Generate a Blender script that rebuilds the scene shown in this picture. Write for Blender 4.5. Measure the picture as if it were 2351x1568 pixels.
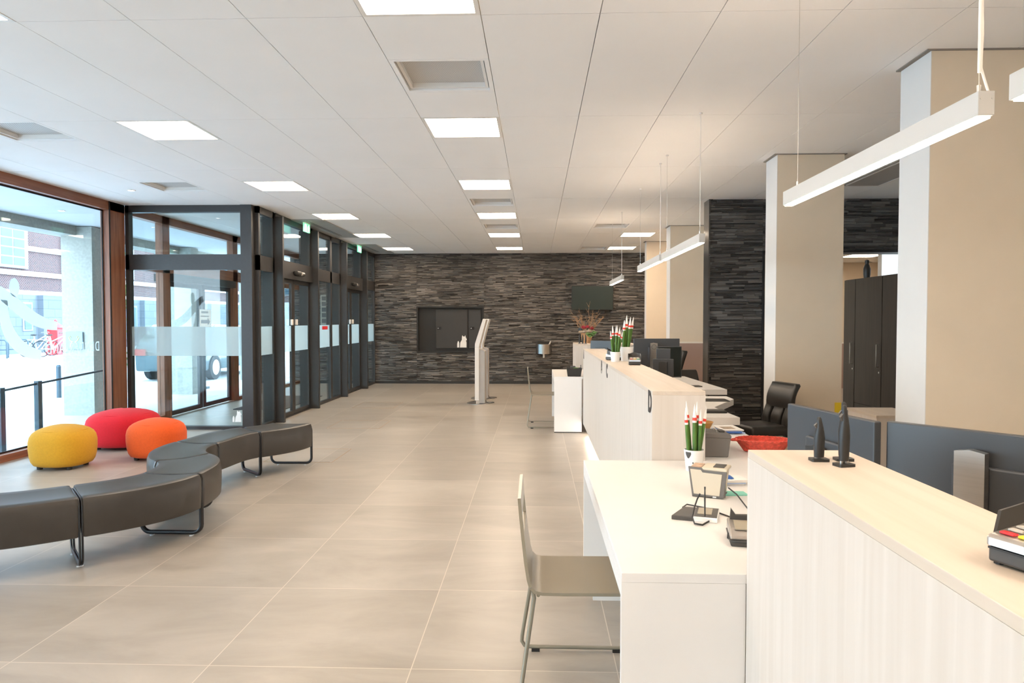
import bpy, bmesh, math, random
from mathutils import Vector, Matrix
random.seed(7)
PI = math.pi
SC = bpy.context.scene
COL = SC.collection
for o in list(bpy.data.objects):
    bpy.data.objects.remove(o)

# ------------------------------------------------------------------ camera, world, exposure
cam = bpy.data.cameras.new('camera'); cam.sensor_width = 36.0; cam.lens = 36.0 * 1630.0 / 2351.0
cam.clip_start = 0.05; cam.clip_end = 300
camo = bpy.data.objects.new('camera', cam); COL.objects.link(camo)
camo.location = (0, 0, 1.48); camo.rotation_euler = (PI / 2 - 0.0303, 0, 0.0344)
SC.camera = camo

SKY_STRENGTH = 10.5
PANEL_STRENGTH = 24.5
PENDANT_STRENGTH = 25.0
WARM = (1.0, 0.81, 0.62)
world = bpy.data.worlds.new('sky'); SC.world = world; world.use_nodes = True
wn = world.node_tree; wb = wn.nodes['Background']
wtc = wn.nodes.new('ShaderNodeTexCoord'); wsep = wn.nodes.new('ShaderNodeSeparateXYZ'); wr = wn.nodes.new('ShaderNodeValToRGB')
wn.links.new(wtc.outputs['Generated'], wsep.inputs[0]); wn.links.new(wsep.outputs['Z'], wr.inputs['Fac'])
wr.color_ramp.elements[0].position = 0.0; wr.color_ramp.elements[0].color = (0.70, 0.86, 1.0, 1)
wr.color_ramp.elements[1].position = 0.8; wr.color_ramp.elements[1].color = (0.53, 0.77, 1.0, 1)
wn.links.new(wr.outputs['Color'], wb.inputs['Color']); wb.inputs['Strength'].default_value = SKY_STRENGTH
vs = SC.view_settings
vs.view_transform = 'Standard'; vs.look = 'None'; vs.gamma = 1.0; vs.use_curve_mapping = False; vs.exposure = 0.42
SC.cycles.transparent_max_bounces = 32
SC.cycles.max_bounces = 10
SC.cycles.sample_clamp_indirect = 8.0

# ------------------------------------------------------------------ materials
MATS = {}
def new_mat(name):
    m = bpy.data.materials.new(name); m.use_nodes = True
    nt = m.node_tree
    return m, nt, nt.nodes['Principled BSDF']
def mat(name, c, rough=0.5, metal=0.0, var=0.05, scale=6.0, stretch=(1, 1, 1), bump=0.0, spec=0.5, coat=0.0, sheen=0.0, bscale=None):
    """plain surface with a little procedural noise in its colour and relief"""
    if name in MATS: return MATS[name]
    m, nt, b = new_mat(name)
    tc = nt.nodes.new('ShaderNodeTexCoord'); mp = nt.nodes.new('ShaderNodeMapping'); mp.inputs['Scale'].default_value = stretch
    no = nt.nodes.new('ShaderNodeTexNoise'); no.inputs['Scale'].default_value = scale; no.inputs['Detail'].default_value = 5
    nt.links.new(tc.outputs['Object'], mp.inputs[0]); nt.links.new(mp.outputs[0], no.inputs['Vector'])
    r = nt.nodes.new('ShaderNodeValToRGB')
    r.color_ramp.elements[0].position = 0.3; r.color_ramp.elements[1].position = 0.7
    r.color_ramp.elements[0].color = tuple(max(0, x * (1 - var)) for x in c) + (1,)
    r.color_ramp.elements[1].color = tuple(min(1, x * (1 + var)) for x in c) + (1,)
    nt.links.new(no.outputs['Fac'], r.inputs['Fac']); nt.links.new(r.outputs['Color'], b.inputs['Base Color'])
    b.inputs['Roughness'].default_value = rough; b.inputs['Metallic'].default_value = metal
    b.inputs['Specular IOR Level'].default_value = spec
    b.inputs['Coat Weight'].default_value = coat; b.inputs['Sheen Weight'].default_value = sheen
    if bump:
        bp = nt.nodes.new('ShaderNodeBump'); bp.inputs['Strength'].default_value = bump; bp.inputs['Distance'].default_value = 0.004
        src = no
        if bscale:
            src = nt.nodes.new('ShaderNodeTexNoise'); src.inputs['Scale'].default_value = bscale; src.inputs['Detail'].default_value = 3
            nt.links.new(mp.outputs[0], src.inputs['Vector'])
        nt.links.new(src.outputs['Fac'], bp.inputs['Height']); nt.links.new(bp.outputs[0], b.inputs['Normal'])
    MATS[name] = m; return m
def emat(name, c, s):
    if name in MATS: return MATS[name]
    m, nt, b = new_mat(name)
    b.inputs['Base Color'].default_value = (0.9, 0.9, 0.9, 1)
    b.inputs['Emission Color'].default_value = tuple(c) + (1,); b.inputs['Emission Strength'].default_value = s
    MATS[name] = m; return m
def glass_mat(name, tint=(0.93, 0.975, 0.97), base=0.03, refl=0.85):
    m = bpy.data.materials.new(name); m.use_nodes = True; nt = m.node_tree
    nt.nodes.remove(nt.nodes['Principled BSDF']); out = nt.nodes['Material Output']
    tr = nt.nodes.new('ShaderNodeBsdfTransparent'); tr.inputs[0].default_value = tint + (1,)
    gl = nt.nodes.new('ShaderNodeBsdfGlossy'); gl.inputs['Roughness'].default_value = 0.0
    lw = nt.nodes.new('ShaderNodeLayerWeight'); lw.inputs['Blend'].default_value = 0.5
    p = nt.nodes.new('ShaderNodeMath'); p.operation = 'POWER'; p.inputs[1].default_value = 4.0
    ma = nt.nodes.new('ShaderNodeMath'); ma.operation = 'MULTIPLY_ADD'; ma.inputs[1].default_value = refl; ma.inputs[2].default_value = base
    mx = nt.nodes.new('ShaderNodeMixShader')
    nt.links.new(lw.outputs['Facing'], p.inputs[0]); nt.links.new(p.outputs[0], ma.inputs[0]); nt.links.new(ma.outputs[0], mx.inputs[0])
    nt.links.new(tr.outputs[0], mx.inputs[1]); nt.links.new(gl.outputs[0], mx.inputs[2]); nt.links.new(mx.outputs[0], out.inputs[0])
    return m
def film_mat(name, c, opacity):
    m = bpy.data.materials.new(name); m.use_nodes = True; nt = m.node_tree
    b = nt.nodes['Principled BSDF']; out = nt.nodes['Material Output']
    b.inputs['Base Color'].default_value = c + (1,); b.inputs['Roughness'].default_value = 0.6
    tl = nt.nodes.new('ShaderNodeBsdfTranslucent'); tl.inputs[0].default_value = c + (1,)
    tr = nt.nodes.new('ShaderNodeBsdfTransparent'); tr.inputs[0].default_value = (0.95, 1, 1, 1)
    a = nt.nodes.new('ShaderNodeMixShader'); a.inputs[0].default_value = 0.6
    d = nt.nodes.new('ShaderNodeMixShader'); d.inputs[0].default_value = opacity
    nt.links.new(b.outputs[0], a.inputs[1]); nt.links.new(tl.outputs[0], a.inputs[2])
    nt.links.new(tr.outputs[0], d.inputs[1]); nt.links.new(a.outputs[0], d.inputs[2]); nt.links.new(d.outputs[0], out.inputs[0])
    return m
def wood_mat(name, c1, c2, scale=3.0, stretch=(10, 10, 0.5), rough=0.5, coat=0.0):
    m, nt, b = new_mat(name)
    tc = nt.nodes.new('ShaderNodeTexCoord'); mp = nt.nodes.new('ShaderNodeMapping'); mp.inputs['Scale'].default_value = stretch
    no = nt.nodes.new('ShaderNodeTexNoise'); no.inputs['Scale'].default_value = scale; no.inputs['Detail'].default_value = 8; no.inputs['Distortion'].default_value = 0.6
    r = nt.nodes.new('ShaderNodeValToRGB'); r.color_ramp.elements[0].position = 0.32; r.color_ramp.elements[1].position = 0.68
    r.color_ramp.elements[0].color = c1 + (1,); r.color_ramp.elements[1].color = c2 + (1,)
    nt.links.new(tc.outputs['Object'], mp.inputs[0]); nt.links.new(mp.outputs[0], no.inputs['Vector'])
    nt.links.new(no.outputs['Fac'], r.inputs['Fac']); nt.links.new(r.outputs['Color'], b.inputs['Base Color'])
    b.inputs['Roughness'].default_value = rough; b.inputs['Coat Weight'].default_value = coat
    bp = nt.nodes.new('ShaderNodeBump'); bp.inputs['Strength'].default_value = 0.08; bp.inputs['Distance'].default_value = 0.002
    nt.links.new(no.outputs['Fac'], bp.inputs['Height']); nt.links.new(bp.outputs[0], b.inputs['Normal'])
    return m
def math_node(nt, op, a, b=None):
    n = nt.nodes.new('ShaderNodeMath'); n.operation = op
    for i, v in enumerate((a, b)):
        if v is None: continue
        if isinstance(v, (int, float)): n.inputs[i].default_value = v
        else: nt.links.new(v, n.inputs[i])
    return n.outputs[0]
def floor_mat():
    m, nt, b = new_mat('large grey beige floor tiles')
    tc = nt.nodes.new('ShaderNodeTexCoord'); sp = nt.nodes.new('ShaderNodeSeparateXYZ'); nt.links.new(tc.outputs['Object'], sp.inputs[0])
    TX, TY = 0.872, 0.882
    u = math_node(nt, 'DIVIDE', math_node(nt, 'SUBTRACT', sp.outputs['X'], -0.53), TX)
    v = math_node(nt, 'DIVIDE', math_node(nt, 'SUBTRACT', sp.outputs['Y'], 3.835), TY)
    fu = math_node(nt, 'FRACT', u); fv = math_node(nt, 'FRACT', v)
    du = math_node(nt, 'MINIMUM', fu, math_node(nt, 'SUBTRACT', 1.0, fu))
    dv = math_node(nt, 'MINIMUM', fv, math_node(nt, 'SUBTRACT', 1.0, fv))
    joint = math_node(nt, 'LESS_THAN', math_node(nt, 'MINIMUM', du, dv), 0.0026)
    cv = nt.nodes.new('ShaderNodeCombineXYZ')
    nt.links.new(math_node(nt, 'FLOOR', u), cv.inputs[0]); nt.links.new(math_node(nt, 'FLOOR', v), cv.inputs[1])
    wnz = nt.nodes.new('ShaderNodeTexWhiteNoise'); nt.links.new(cv.outputs[0], wnz.inputs['Vector'])
    off = nt.nodes.new('ShaderNodeVectorMath'); off.operation = 'MULTIPLY_ADD'
    nt.links.new(wnz.outputs['Color'], off.inputs[0]); off.inputs[1].default_value = (40, 40, 40); nt.links.new(tc.outputs['Object'], off.inputs[2])
    mp = nt.nodes.new('ShaderNodeMapping'); mp.inputs['Scale'].default_value = (0.7, 1.6, 1); nt.links.new(off.outputs[0], mp.inputs[0])
    n1 = nt.nodes.new('ShaderNodeTexNoise'); n1.inputs['Scale'].default_value = 1.6; n1.inputs['Detail'].default_value = 9; n1.inputs['Roughness'].default_value = 0.62; n1.inputs['Distortion'].default_value = 0.5
    nt.links.new(mp.outputs[0], n1.inputs['Vector'])
    r = nt.nodes.new('ShaderNodeValToRGB'); e = r.color_ramp.elements
    e[0].position = 0.28; e[0].color = (0.262, 0.228, 0.190, 1); e[1].position = 0.74; e[1].color = (0.408, 0.366, 0.314, 1)
    nt.links.new(n1.outputs['Fac'], r.inputs['Fac'])
    hs = nt.nodes.new('ShaderNodeHueSaturation'); nt.links.new(r.outputs['Color'], hs.inputs['Color'])
    nt.links.new(math_node(nt, 'ADD', math_node(nt, 'MULTIPLY', wnz.outputs['Value'], 0.16), 0.92), hs.inputs['Value'])
    mx = nt.nodes.new('ShaderNodeMix'); mx.data_type = 'RGBA'
    nt.links.new(joint, mx.inputs['Factor']); nt.links.new(hs.outputs['Color'], mx.inputs[6]); mx.inputs[7].default_value = (0.52, 0.46, 0.385, 1)
    nt.links.new(mx.outputs[2], b.inputs['Base Color'])
    nt.links.new(math_node(nt, 'ADD', math_node(nt, 'MULTIPLY', n1.outputs['Fac'], 0.16), 0.26), b.inputs['Roughness'])
    b.inputs['Specular IOR Level'].default_value = 0.5
    bp = nt.nodes.new('ShaderNodeBump'); bp.inputs['Strength'].default_value = 0.12; bp.inputs['Distance'].default_value = 0.003
    nt.links.new(math_node(nt, 'SUBTRACT', n1.outputs['Fac'], math_node(nt, 'MULTIPLY', joint, 0.6)), bp.inputs['Height']); nt.links.new(bp.outputs[0], b.inputs['Normal'])
    return m
def stone_mat(name, dark, light):
    m, nt, b = new_mat(name)
    g = nt.nodes.new('ShaderNodeNewGeometry'); tc = nt.nodes.new('ShaderNodeTexCoord')
    mp = nt.nodes.new('ShaderNodeMapping'); mp.inputs['Scale'].default_value = (6, 6, 45); nt.links.new(tc.outputs['Object'], mp.inputs[0])
    n = nt.nodes.new('ShaderNodeTexNoise'); n.inputs['Scale'].default_value = 1.6; n.inputs['Detail'].default_value = 7; nt.links.new(mp.outputs[0], n.inputs['Vector'])
    f = math_node(nt, 'ADD', math_node(nt, 'MULTIPLY', g.outputs['Random Per Island'], 0.72), math_node(nt, 'MULTIPLY', n.outputs['Fac'], 0.45))
    r = nt.nodes.new('ShaderNodeValToRGB'); e = r.color_ramp.elements
    e[0].position = 0.12; e[0].color = dark + (1,); e[1].position = 0.98; e[1].color = light + (1,)
    q = e.new(0.55); q.color = tuple((a + c) * 0.42 for a, c in zip(dark, light)) + (1,)
    nt.links.new(f, r.inputs['Fac']); nt.links.new(r.outputs['Color'], b.inputs['Base Color'])
    b.inputs['Roughness'].default_value = 0.55
    bp = nt.nodes.new('ShaderNodeBump'); bp.inputs['Strength'].default_value = 1.0; bp.inputs['Distance'].default_value = 0.012
    nt.links.new(n.outputs['Fac'], bp.inputs['Height']); nt.links.new(bp.outputs[0], b.inputs['Normal'])
    return m
def brick_mat(name='red brick facade', scale=4.0, c1=(0.080, 0.026, 0.024), c2=(0.048, 0.018, 0.019), mo=(0.17, 0.155, 0.155), ms=0.03, bw=0.5, rh=0.25):
    m, nt, b = new_mat(name)
    tc = nt.nodes.new('ShaderNodeTexCoord'); sp = nt.nodes.new('ShaderNodeSeparateXYZ'); cv = nt.nodes.new('ShaderNodeCombineXYZ')
    nt.links.new(tc.outputs['Object'], sp.inputs[0]); nt.links.new(sp.outputs['Y'], cv.inputs[0]); nt.links.new(sp.outputs['Z'], cv.inputs[1])
    br = nt.nodes.new('ShaderNodeTexBrick'); br.inputs['Scale'].default_value = scale; br.inputs['Brick Width'].default_value = bw; br.inputs['Row Height'].default_value = rh
    br.inputs['Color1'].default_value = c1 + (1,); br.inputs['Color2'].default_value = c2 + (1,); br.inputs['Mortar'].default_value = mo + (1,)
    br.inputs['Mortar Size'].default_value = ms
    nt.links.new(cv.outputs[0], br.inputs['Vector']); nt.links.new(br.outputs['Color'], b.inputs['Base Color']); b.inputs['Roughness'].default_value = 0.9
    return m
def perf_mat():
    m, nt, b = new_mat('perforated white vent plate')
    tc = nt.nodes.new('ShaderNodeTexCoord'); sp = nt.nodes.new('ShaderNodeSeparateXYZ'); nt.links.new(tc.outputs['Object'], sp.inputs[0])
    a = math_node(nt, 'SINE', math_node(nt, 'MULTIPLY', sp.outputs['X'], 420.0)); c = math_node(nt, 'SINE', math_node(nt, 'MULTIPLY', sp.outputs['Y'], 420.0))
    h = math_node(nt, 'GREATER_THAN', math_node(nt, 'MULTIPLY', a, c), 0.15)
    mx = nt.nodes.new('ShaderNodeMix'); mx.data_type = 'RGBA'; nt.links.new(h, mx.inputs['Factor'])
    mx.inputs[6].default_value = (0.66, 0.65, 0.63, 1); mx.inputs[7].default_value = (0.26, 0.25, 0.24, 1)
    nt.links.new(mx.outputs[2], b.inputs['Base Color']); b.inputs['Roughness'].default_value = 0.6
    return m

M_CEIL = mat('matt white ceiling tile', (0.89, 0.875, 0.86), 0.9, var=0.012, scale=2)
M_GAP = mat('shadow gap', (0.25, 0.22, 0.19), 0.9)
M_FLOOR = floor_mat()
M_STONE = stone_mat('dark ledgestone cladding', (0.017, 0.0155, 0.015), (0.235, 0.21, 0.19))
M_STONE2 = stone_mat('darker ledgestone cladding', (0.015, 0.014, 0.0135), (0.17, 0.155, 0.143))
M_WALL = mat('warm white paint', (0.80, 0.74, 0.65), 0.85, var=0.01)
M_BEIGE = mat('beige painted wall', (0.70, 0.58, 0.44), 0.8, var=0.015)
M_PIER = mat('pale sand paint', (0.72, 0.605, 0.465), 0.75, var=0.012)
M_PIERW = mat('whiter pier side', (0.70, 0.685, 0.66), 0.75, var=0.01)
M_MAUVE = mat('mauve wainscot', (0.36, 0.25, 0.215), 0.6, var=0.03)
M_GREY = mat('anthracite aluminium', (0.044, 0.042, 0.042), 0.42, 0.3, var=0.05, scale=30)
M_GREY_L = mat('grey aluminium cover', (0.40, 0.40, 0.38), 0.5, 0.2, var=0.04)
M_RWOOD = wood_mat('reddish hardwood frame', (0.19, 0.065, 0.030), (0.32, 0.125, 0.065), 2.5, (9, 9, 0.6), 0.42)
M_RWOODH = wood_mat('reddish hardwood rail', (0.20, 0.07, 0.032), (0.32, 0.125, 0.065), 2.5, (9, 0.6, 9), 0.42)
M_GASKET = mat('black rubber gasket', (0.012, 0.012, 0.014), 0.6)
M_GLASS = glass_mat('clear glazing')
M_GLASSW = glass_mat('window glazing', (0.955, 0.985, 0.985), 0.03, 0.7)
M_FILM = film_mat('frosted glass film', (0.84, 0.93, 0.95), 0.52)
M_VINYL = film_mat('white window vinyl', (0.72, 0.78, 0.80), 0.82)
M_WHITEV = mat('white sticker vinyl', (0.86, 0.84, 0.81), 0.6)
M_ASH = wood_mat('pale ash veneer', (0.60, 0.535, 0.47), (0.65, 0.59, 0.53), 2.4, (12, 12, 0.5), 0.5)
M_ASHT = wood_mat('pale ash veneer top', (0.575, 0.485, 0.395), (0.635, 0.55, 0.46), 2.0, (12, 0.5, 12), 0.5)
M_LAM = mat('white laminate', (0.74, 0.71, 0.68), 0.42, var=0.01)
M_BLACKP = mat('black plastic', (0.022, 0.021, 0.020), 0.42, var=0.1, scale=20)
M_DKP = mat('dark grey plastic', (0.065, 0.06, 0.055), 0.45, var=0.06, scale=20)
M_GREYP = mat('mid grey plastic', (0.15, 0.14, 0.13), 0.5, var=0.04)
M_CREAMP = mat('cream plastic', (0.62, 0.55, 0.43), 0.45, var=0.02)
M_SILVER = mat('silver plastic', (0.42, 0.38, 0.34), 0.3, 0.6, var=0.04)
M_STEEL = mat('brushed steel', (0.55, 0.53, 0.50), 0.28, 1.0, var=0.05, scale=3, stretch=(1, 1, 60))
M_LEATHER = mat('brown black leatherette', (0.037, 0.0315, 0.0265), 0.36, var=0.10, scale=9, bump=0.05, bscale=260)
M_OFFICE = mat('black leather', (0.020, 0.018, 0.016), 0.34, var=0.1, scale=8, bump=0.06, bscale=160)
M_TUBE = mat('black powder coated tube', (0.02, 0.02, 0.022), 0.3, 0.2)
M_CLEAR = mat('clear plastic glide', (0.7, 0.72, 0.74), 0.2)
M_CHAIR = mat('grey olive lacquer', (0.27, 0.235, 0.175), 0.30, var=0.02)
M_CHTUBE = mat('grey olive tube', (0.27, 0.245, 0.19), 0.35, 0.2)
M_CABINET = wood_mat('dark brown wood cabinet', (0.026, 0.017, 0.012), (0.040, 0.027, 0.019), 3, (9, 9, 0.5), 0.6)
M_SCREEN = mat('dark switched off screen', (0.012, 0.018, 0.018), 0.16, var=0.0)
M_MONBACK = mat('satin black monitor back', (0.050, 0.053, 0.058), 0.36, var=0.04, scale=4)
M_LAMPW = mat('white lacquered aluminium', (0.80, 0.77, 0.73), 0.4, var=0.01)
M_PENDH = mat('matt aluminium white housing', (0.54, 0.52, 0.49), 0.55, var=0.01)
M_PANEL = emat('light panel diffuser', WARM, PANEL_STRENGTH)
M_PEND = emat('pendant diffuser', (1.0, 0.83, 0.66), PENDANT_STRENGTH)
M_PENDUP = emat('upward pendant diffuser', (1.0, 0.78, 0.58), 26.0)
M_LED = emat('plinth light strip', (1.0, 0.88, 0.76), 9.0)
M_SPOT = emat('downlight lamp', (1.0, 0.92, 0.8), 25.0)
M_GREENE = emat('green exit sign face', (0.0, 0.55, 0.22), 1.1)
M_WHITEE = emat('lit white pictogram', (0.75, 1.0, 0.9), 1.4)
M_PERF = perf_mat()
M_CONC = mat('light concrete', (0.34, 0.34, 0.305), 0.9, var=0.10, scale=26, bump=0.1)
M_PAVE = mat('pale street paving', (0.52, 0.53, 0.545), 0.9, var=0.05, scale=1)
M_WHITEM = mat('white render', (0.52, 0.535, 0.55), 0.9, var=0.02)
M_WHITEP = mat('white window paint', (0.20, 0.205, 0.21), 0.7, var=0.02)
M_BSTONE = brick_mat('pale blue ashlar stone', 1.0, (0.135, 0.152, 0.175), (0.105, 0.122, 0.146), (0.07, 0.085, 0.105), 0.012, 0.9, 0.42)
M_BRICK = brick_mat()
M_RED = mat('red enamel', (0.72, 0.03, 0.035), 0.4, var=0.03)
M_YELF = mat('mustard fabric', (0.60, 0.30, 0.012), 0.9, var=0.05, scale=60, sheen=0.05, bump=0.05, bscale=500)
M_REDF = mat('red fabric', (0.58, 0.004, 0.014), 0.9, var=0.05, scale=60, sheen=0.05, bump=0.05, bscale=500)
M_ORGF = mat('orange fabric', (0.68, 0.085, 0.006), 0.9, var=0.05, scale=60, sheen=0.05, bump=0.05, bscale=500)
M_POT = mat('white glazed pot', (0.82, 0.80, 0.77), 0.3, var=0.01)
M_STEM = mat('green plant stem', (0.075, 0.17, 0.025), 0.45, var=0.3, scale=30, stretch=(1, 1, 0.4))
M_TIPW = mat('white wax tip', (0.85, 0.82, 0.78), 0.4, var=0.01)
M_BANDR = mat('red wax band', (0.75, 0.055, 0.03), 0.4, var=0.02)
M_SOIL = mat('dark soil', (0.06, 0.035, 0.02), 0.95, var=0.3, scale=60)
M_TWIG = mat('dry brown twig', (0.33, 0.20, 0.11), 0.85, var=0.2, scale=30)
M_WICKER = mat('light woven basket', (0.46, 0.27, 0.14), 0.8, var=0.3, scale=60, bump=0.5, bscale=90)
M_CORAL = mat('coral painted willow', (0.66, 0.085, 0.055), 0.6, var=0.25, scale=40)
M_OCHRE = mat('ochre wooden bowl', (0.55, 0.27, 0.06), 0.5, var=0.08, scale=10)
M_PAPER = mat('white paper', (0.82, 0.80, 0.77), 0.8, var=0.01)
M_BLUE = mat('blue print', (0.03, 0.12, 0.42), 0.5, var=0.1)
M_BLUEP = mat('pale blue print', (0.42, 0.55, 0.80), 0.6, var=0.1)
M_TEAL = mat('teal sticky note', (0.22, 0.58, 0.47), 0.7, var=0.03)
M_YELLOW = mat('yellow plastic', (0.85, 0.62, 0.03), 0.5, var=0.02)
M_GREENP = mat('green plastic', (0.02, 0.38, 0.17), 0.4, var=0.02)
M_PINK = mat('pink plastic', (0.80, 0.05, 0.22), 0.4, var=0.02)
M_ROSE = mat('dark red petals', (0.30, 0.015, 0.03), 0.7, var=0.2, scale=30)
M_LEAFG = mat('green leaves', (0.10, 0.20, 0.05), 0.6, var=0.3, scale=20)
M_LEAFP = mat('dusty pale leaves', (0.38, 0.30, 0.22), 0.7, var=0.3, scale=20)
M_DARKG = mat('dark street metal', (0.05, 0.075, 0.095), 0.5, 0.3)
M_PLAQ = mat('slate blue plaque', (0.22, 0.29, 0.36), 0.5, var=0.04)
M_GOLD = mat('yellow crest paint', (0.75, 0.70, 0.22), 0.5)
M_WINB = mat('reflecting blue window', (0.045, 0.085, 0.11), 0.35, var=0.25, scale=0.8)
M_CARP = mat('dark car paint', (0.05, 0.08, 0.09), 0.2, 0.3, coat=0.6)
M_TYRE = mat('black tyre', (0.015, 0.015, 0.016), 0.8)
M_MAT = mat('charcoal entrance mat', (0.035, 0.037, 0.04), 0.95, var=0.2, scale=80)
M_BRASS = mat('brass edge strip', (0.50, 0.30, 0.14), 0.4, 0.6)
M_KEY = mat('pale grey rubber key', (0.55, 0.50, 0.43), 0.5)
M_CARD = mat('pale blue glossy label', (0.62, 0.72, 0.82), 0.3)
M_TAN = mat('tan screen of pad', (0.34, 0.29, 0.21), 0.25)
M_BLUEBIN = mat('blue plastic bin', (0.02, 0.20, 0.42), 0.5)

# ------------------------------------------------------------------ mesh builder
class MB:
    def __init__(self): self.bm = bmesh.new()
    def box(self, x0, x1, y0, y1, z0, z1, bev=0.0, seg=2, rot=None):
        r = bmesh.ops.create_cube(self.bm, size=1.0); vs_ = r['verts']
        for v in vs_:
            v.co = Vector(((x0 + x1) / 2 + v.co.x * (x1 - x0), (y0 + y1) / 2 + v.co.y * (y1 - y0), (z0 + z1) / 2 + v.co.z * (z1 - z0)))
        if bev > 0:
            es = list({e for v in vs_ for e in v.link_edges})
            rb = bmesh.ops.bevel(self.bm, geom=es, offset=bev, segments=seg, profile=0.5, affect='EDGES')
            vs_ = list({v for f in rb['faces'] for v in f.verts} | {v for v in vs_ if v.is_valid})
        if rot is not None: bmesh.ops.transform(self.bm, matrix=rot, verts=vs_)
        return self
    def ring(self, pts): return [self.bm.verts.new(p) for p in pts]
    def rings(self, rings, closed=True, cap=True, loop=False):
        R = [self.ring(r) for r in rings]; n = len(R[0])
        pairs = list(zip(R[:-1], R[1:])) + ([(R[-1], R[0])] if loop else [])
        for a, b in pairs:
            for i in range(n if closed else n - 1):
                j = (i + 1) % n
                try: self.bm.faces.new((a[i], a[j], b[j], b[i]))
                except ValueError: pass
        if cap and not loop and closed:
            try: self.bm.faces.new(list(reversed(R[0])))
            except ValueError: pass
            try: self.bm.faces.new(R[-1])
            except ValueError: pass
        return self
    def lathe(self, prof, c=(0, 0, 0), seg=24, sx=1, sy=1):
        return self.rings([[(c[0] + r * sx * math.cos(2 * PI * i / seg), c[1] + r * sy * math.sin(2 * PI * i / seg), c[2] + z) for i in range(seg)] for r, z in prof])
    def cyl(self, p0, p1, r0, r1=None, seg=12):
        return self.tube([p0, p1], [r0, r0 if r1 is None else r1], seg)
    def tube(self, pts, r, seg=8, loop=False, flat=1.0):
        pts = [Vector(p) for p in pts]; n = len(pts); rr = r if isinstance(r, (list, tuple)) else [r] * n
        rings = []; up = None
        for i in range(n):
            if loop: t = pts[(i + 1) % n] - pts[i - 1]
            else: t = pts[min(i + 1, n - 1)] - pts[max(i - 1, 0)]
            t.normalize()
            if up is None:
                up = Vector((0, 0, 1)) if abs(t.z) < 0.9 else Vector((1, 0, 0))
            s = t.cross(up)
            if s.length < 1e-5: s = t.orthogonal()
            s.normalize(); u2 = s.cross(t); up = u2
            rings.append([pts[i] + (s * math.cos(2 * PI * k / seg) + u2 * math.sin(2 * PI * k / seg) * flat) * rr[i] for k in range(seg)])
        return self.rings(rings, loop=loop)
    def prism(self, poly, axis, a, b, bev=0.0):
        f = {'z': lambda u, v, h: (u, v, h), 'x': lambda u, v, h: (h, u, v), 'y': lambda u, v, h: (u, h, v)}[axis]
        A = self.ring([f(u, v, a) for u, v in poly]); B = self.ring([f(u, v, b) for u, v in poly]); n = len(poly)
        fs = [self.bm.faces.new(A), self.bm.faces.new(B)]
        for i in range(n): fs.append(self.bm.faces.new((A[i], A[(i + 1) % n], B[(i + 1) % n], B[i])))
        if bev > 0:
            es = list({e for fc in fs for e in fc.edges})
            bmesh.ops.bevel(self.bm, geom=es, offset=bev, segments=2, profile=0.5, affect='EDGES')
        return self
    def ball(self, c, rx, ry=None, rz=None, u=16, v=10):
        r = bmesh.ops.create_uvsphere(self.bm, u_segments=u, v_segments=v, radius=1.0)
        for q in r['verts']: q.co = Vector((c[0] + q.co.x * rx, c[1] + q.co.y * (ry or rx), c[2] + q.co.z * (rz or rx)))
        return self
    def quad(self, a, b, c, d):
        self.bm.faces.new(self.ring([a, b, c, d])); return self
    def frame(self, axis, p, t, a0, a1, b0, b1, w, w2=None):
        """rectangular frame lying in the plane axis=p (thickness t towards +), outer a0..a1 x b0..b1, bar widths w / w2"""
        w2 = w if w2 is None else w2
        for (u0, u1, v0, v1) in ((a0, a1, b0, b0 + w2), (a0, a1, b1 - w2, b1), (a0, a0 + w, b0 + w2, b1 - w2), (a1 - w, a1, b0 + w2, b1 - w2)):
            if axis == 'x': self.box(p, p + t, u0, u1, v0, v1)
            elif axis == 'y': self.box(u0, u1, p, p + t, v0, v1)
            else: self.box(u0, u1, v0, v1, p, p + t)
        return self
    def build(self, name, m, parent=None, smooth=None, kind=None):
        bmesh.ops.recalc_face_normals(self.bm, faces=self.bm.faces)
        me = bpy.data.meshes.new(name); self.bm.to_mesh(me); self.bm.free()
        me.materials.append(m)
        if smooth:
            me.polygons.foreach_set('use_smooth', [True] * len(me.polygons)); me.set_sharp_from_angle(angle=math.radians(smooth))
        o = bpy.data.objects.new(name, me); COL.objects.link(o)
        if parent: o.parent = parent
        if kind: o['kind'] = kind
        return o
def tag(o, label=None, cat=None, group=None, kind=None):
    if label: o['label'] = label
    if cat: o['category'] = cat
    if group: o['group'] = group
    if kind: o['kind'] = kind
    return o
def thing(name, label, cat, loc=(0, 0, 0), rz=0.0, group=None):
    o = bpy.data.objects.new(name, None); COL.objects.link(o); o.location = loc; o.rotation_euler = (0, 0, rz)
    o.empty_display_size = 0.1
    return tag(o, label, cat, group)
def struct(name):
    o = bpy.data.objects.new(name, None); COL.objects.link(o); o['kind'] = 'structure'; return o
def copy_tree(o, label=None, loc=None, rz=None, parent=None):
    c = o.copy(); COL.objects.link(c)
    if parent is not None: c.parent = parent
    if label: c['label'] = label
    if loc is not None: c.location = loc
    if rz is not None: c.rotation_euler = (0, 0, rz)
    for ch in list(o.children): copy_tree(ch, parent=c)
    return c
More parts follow.
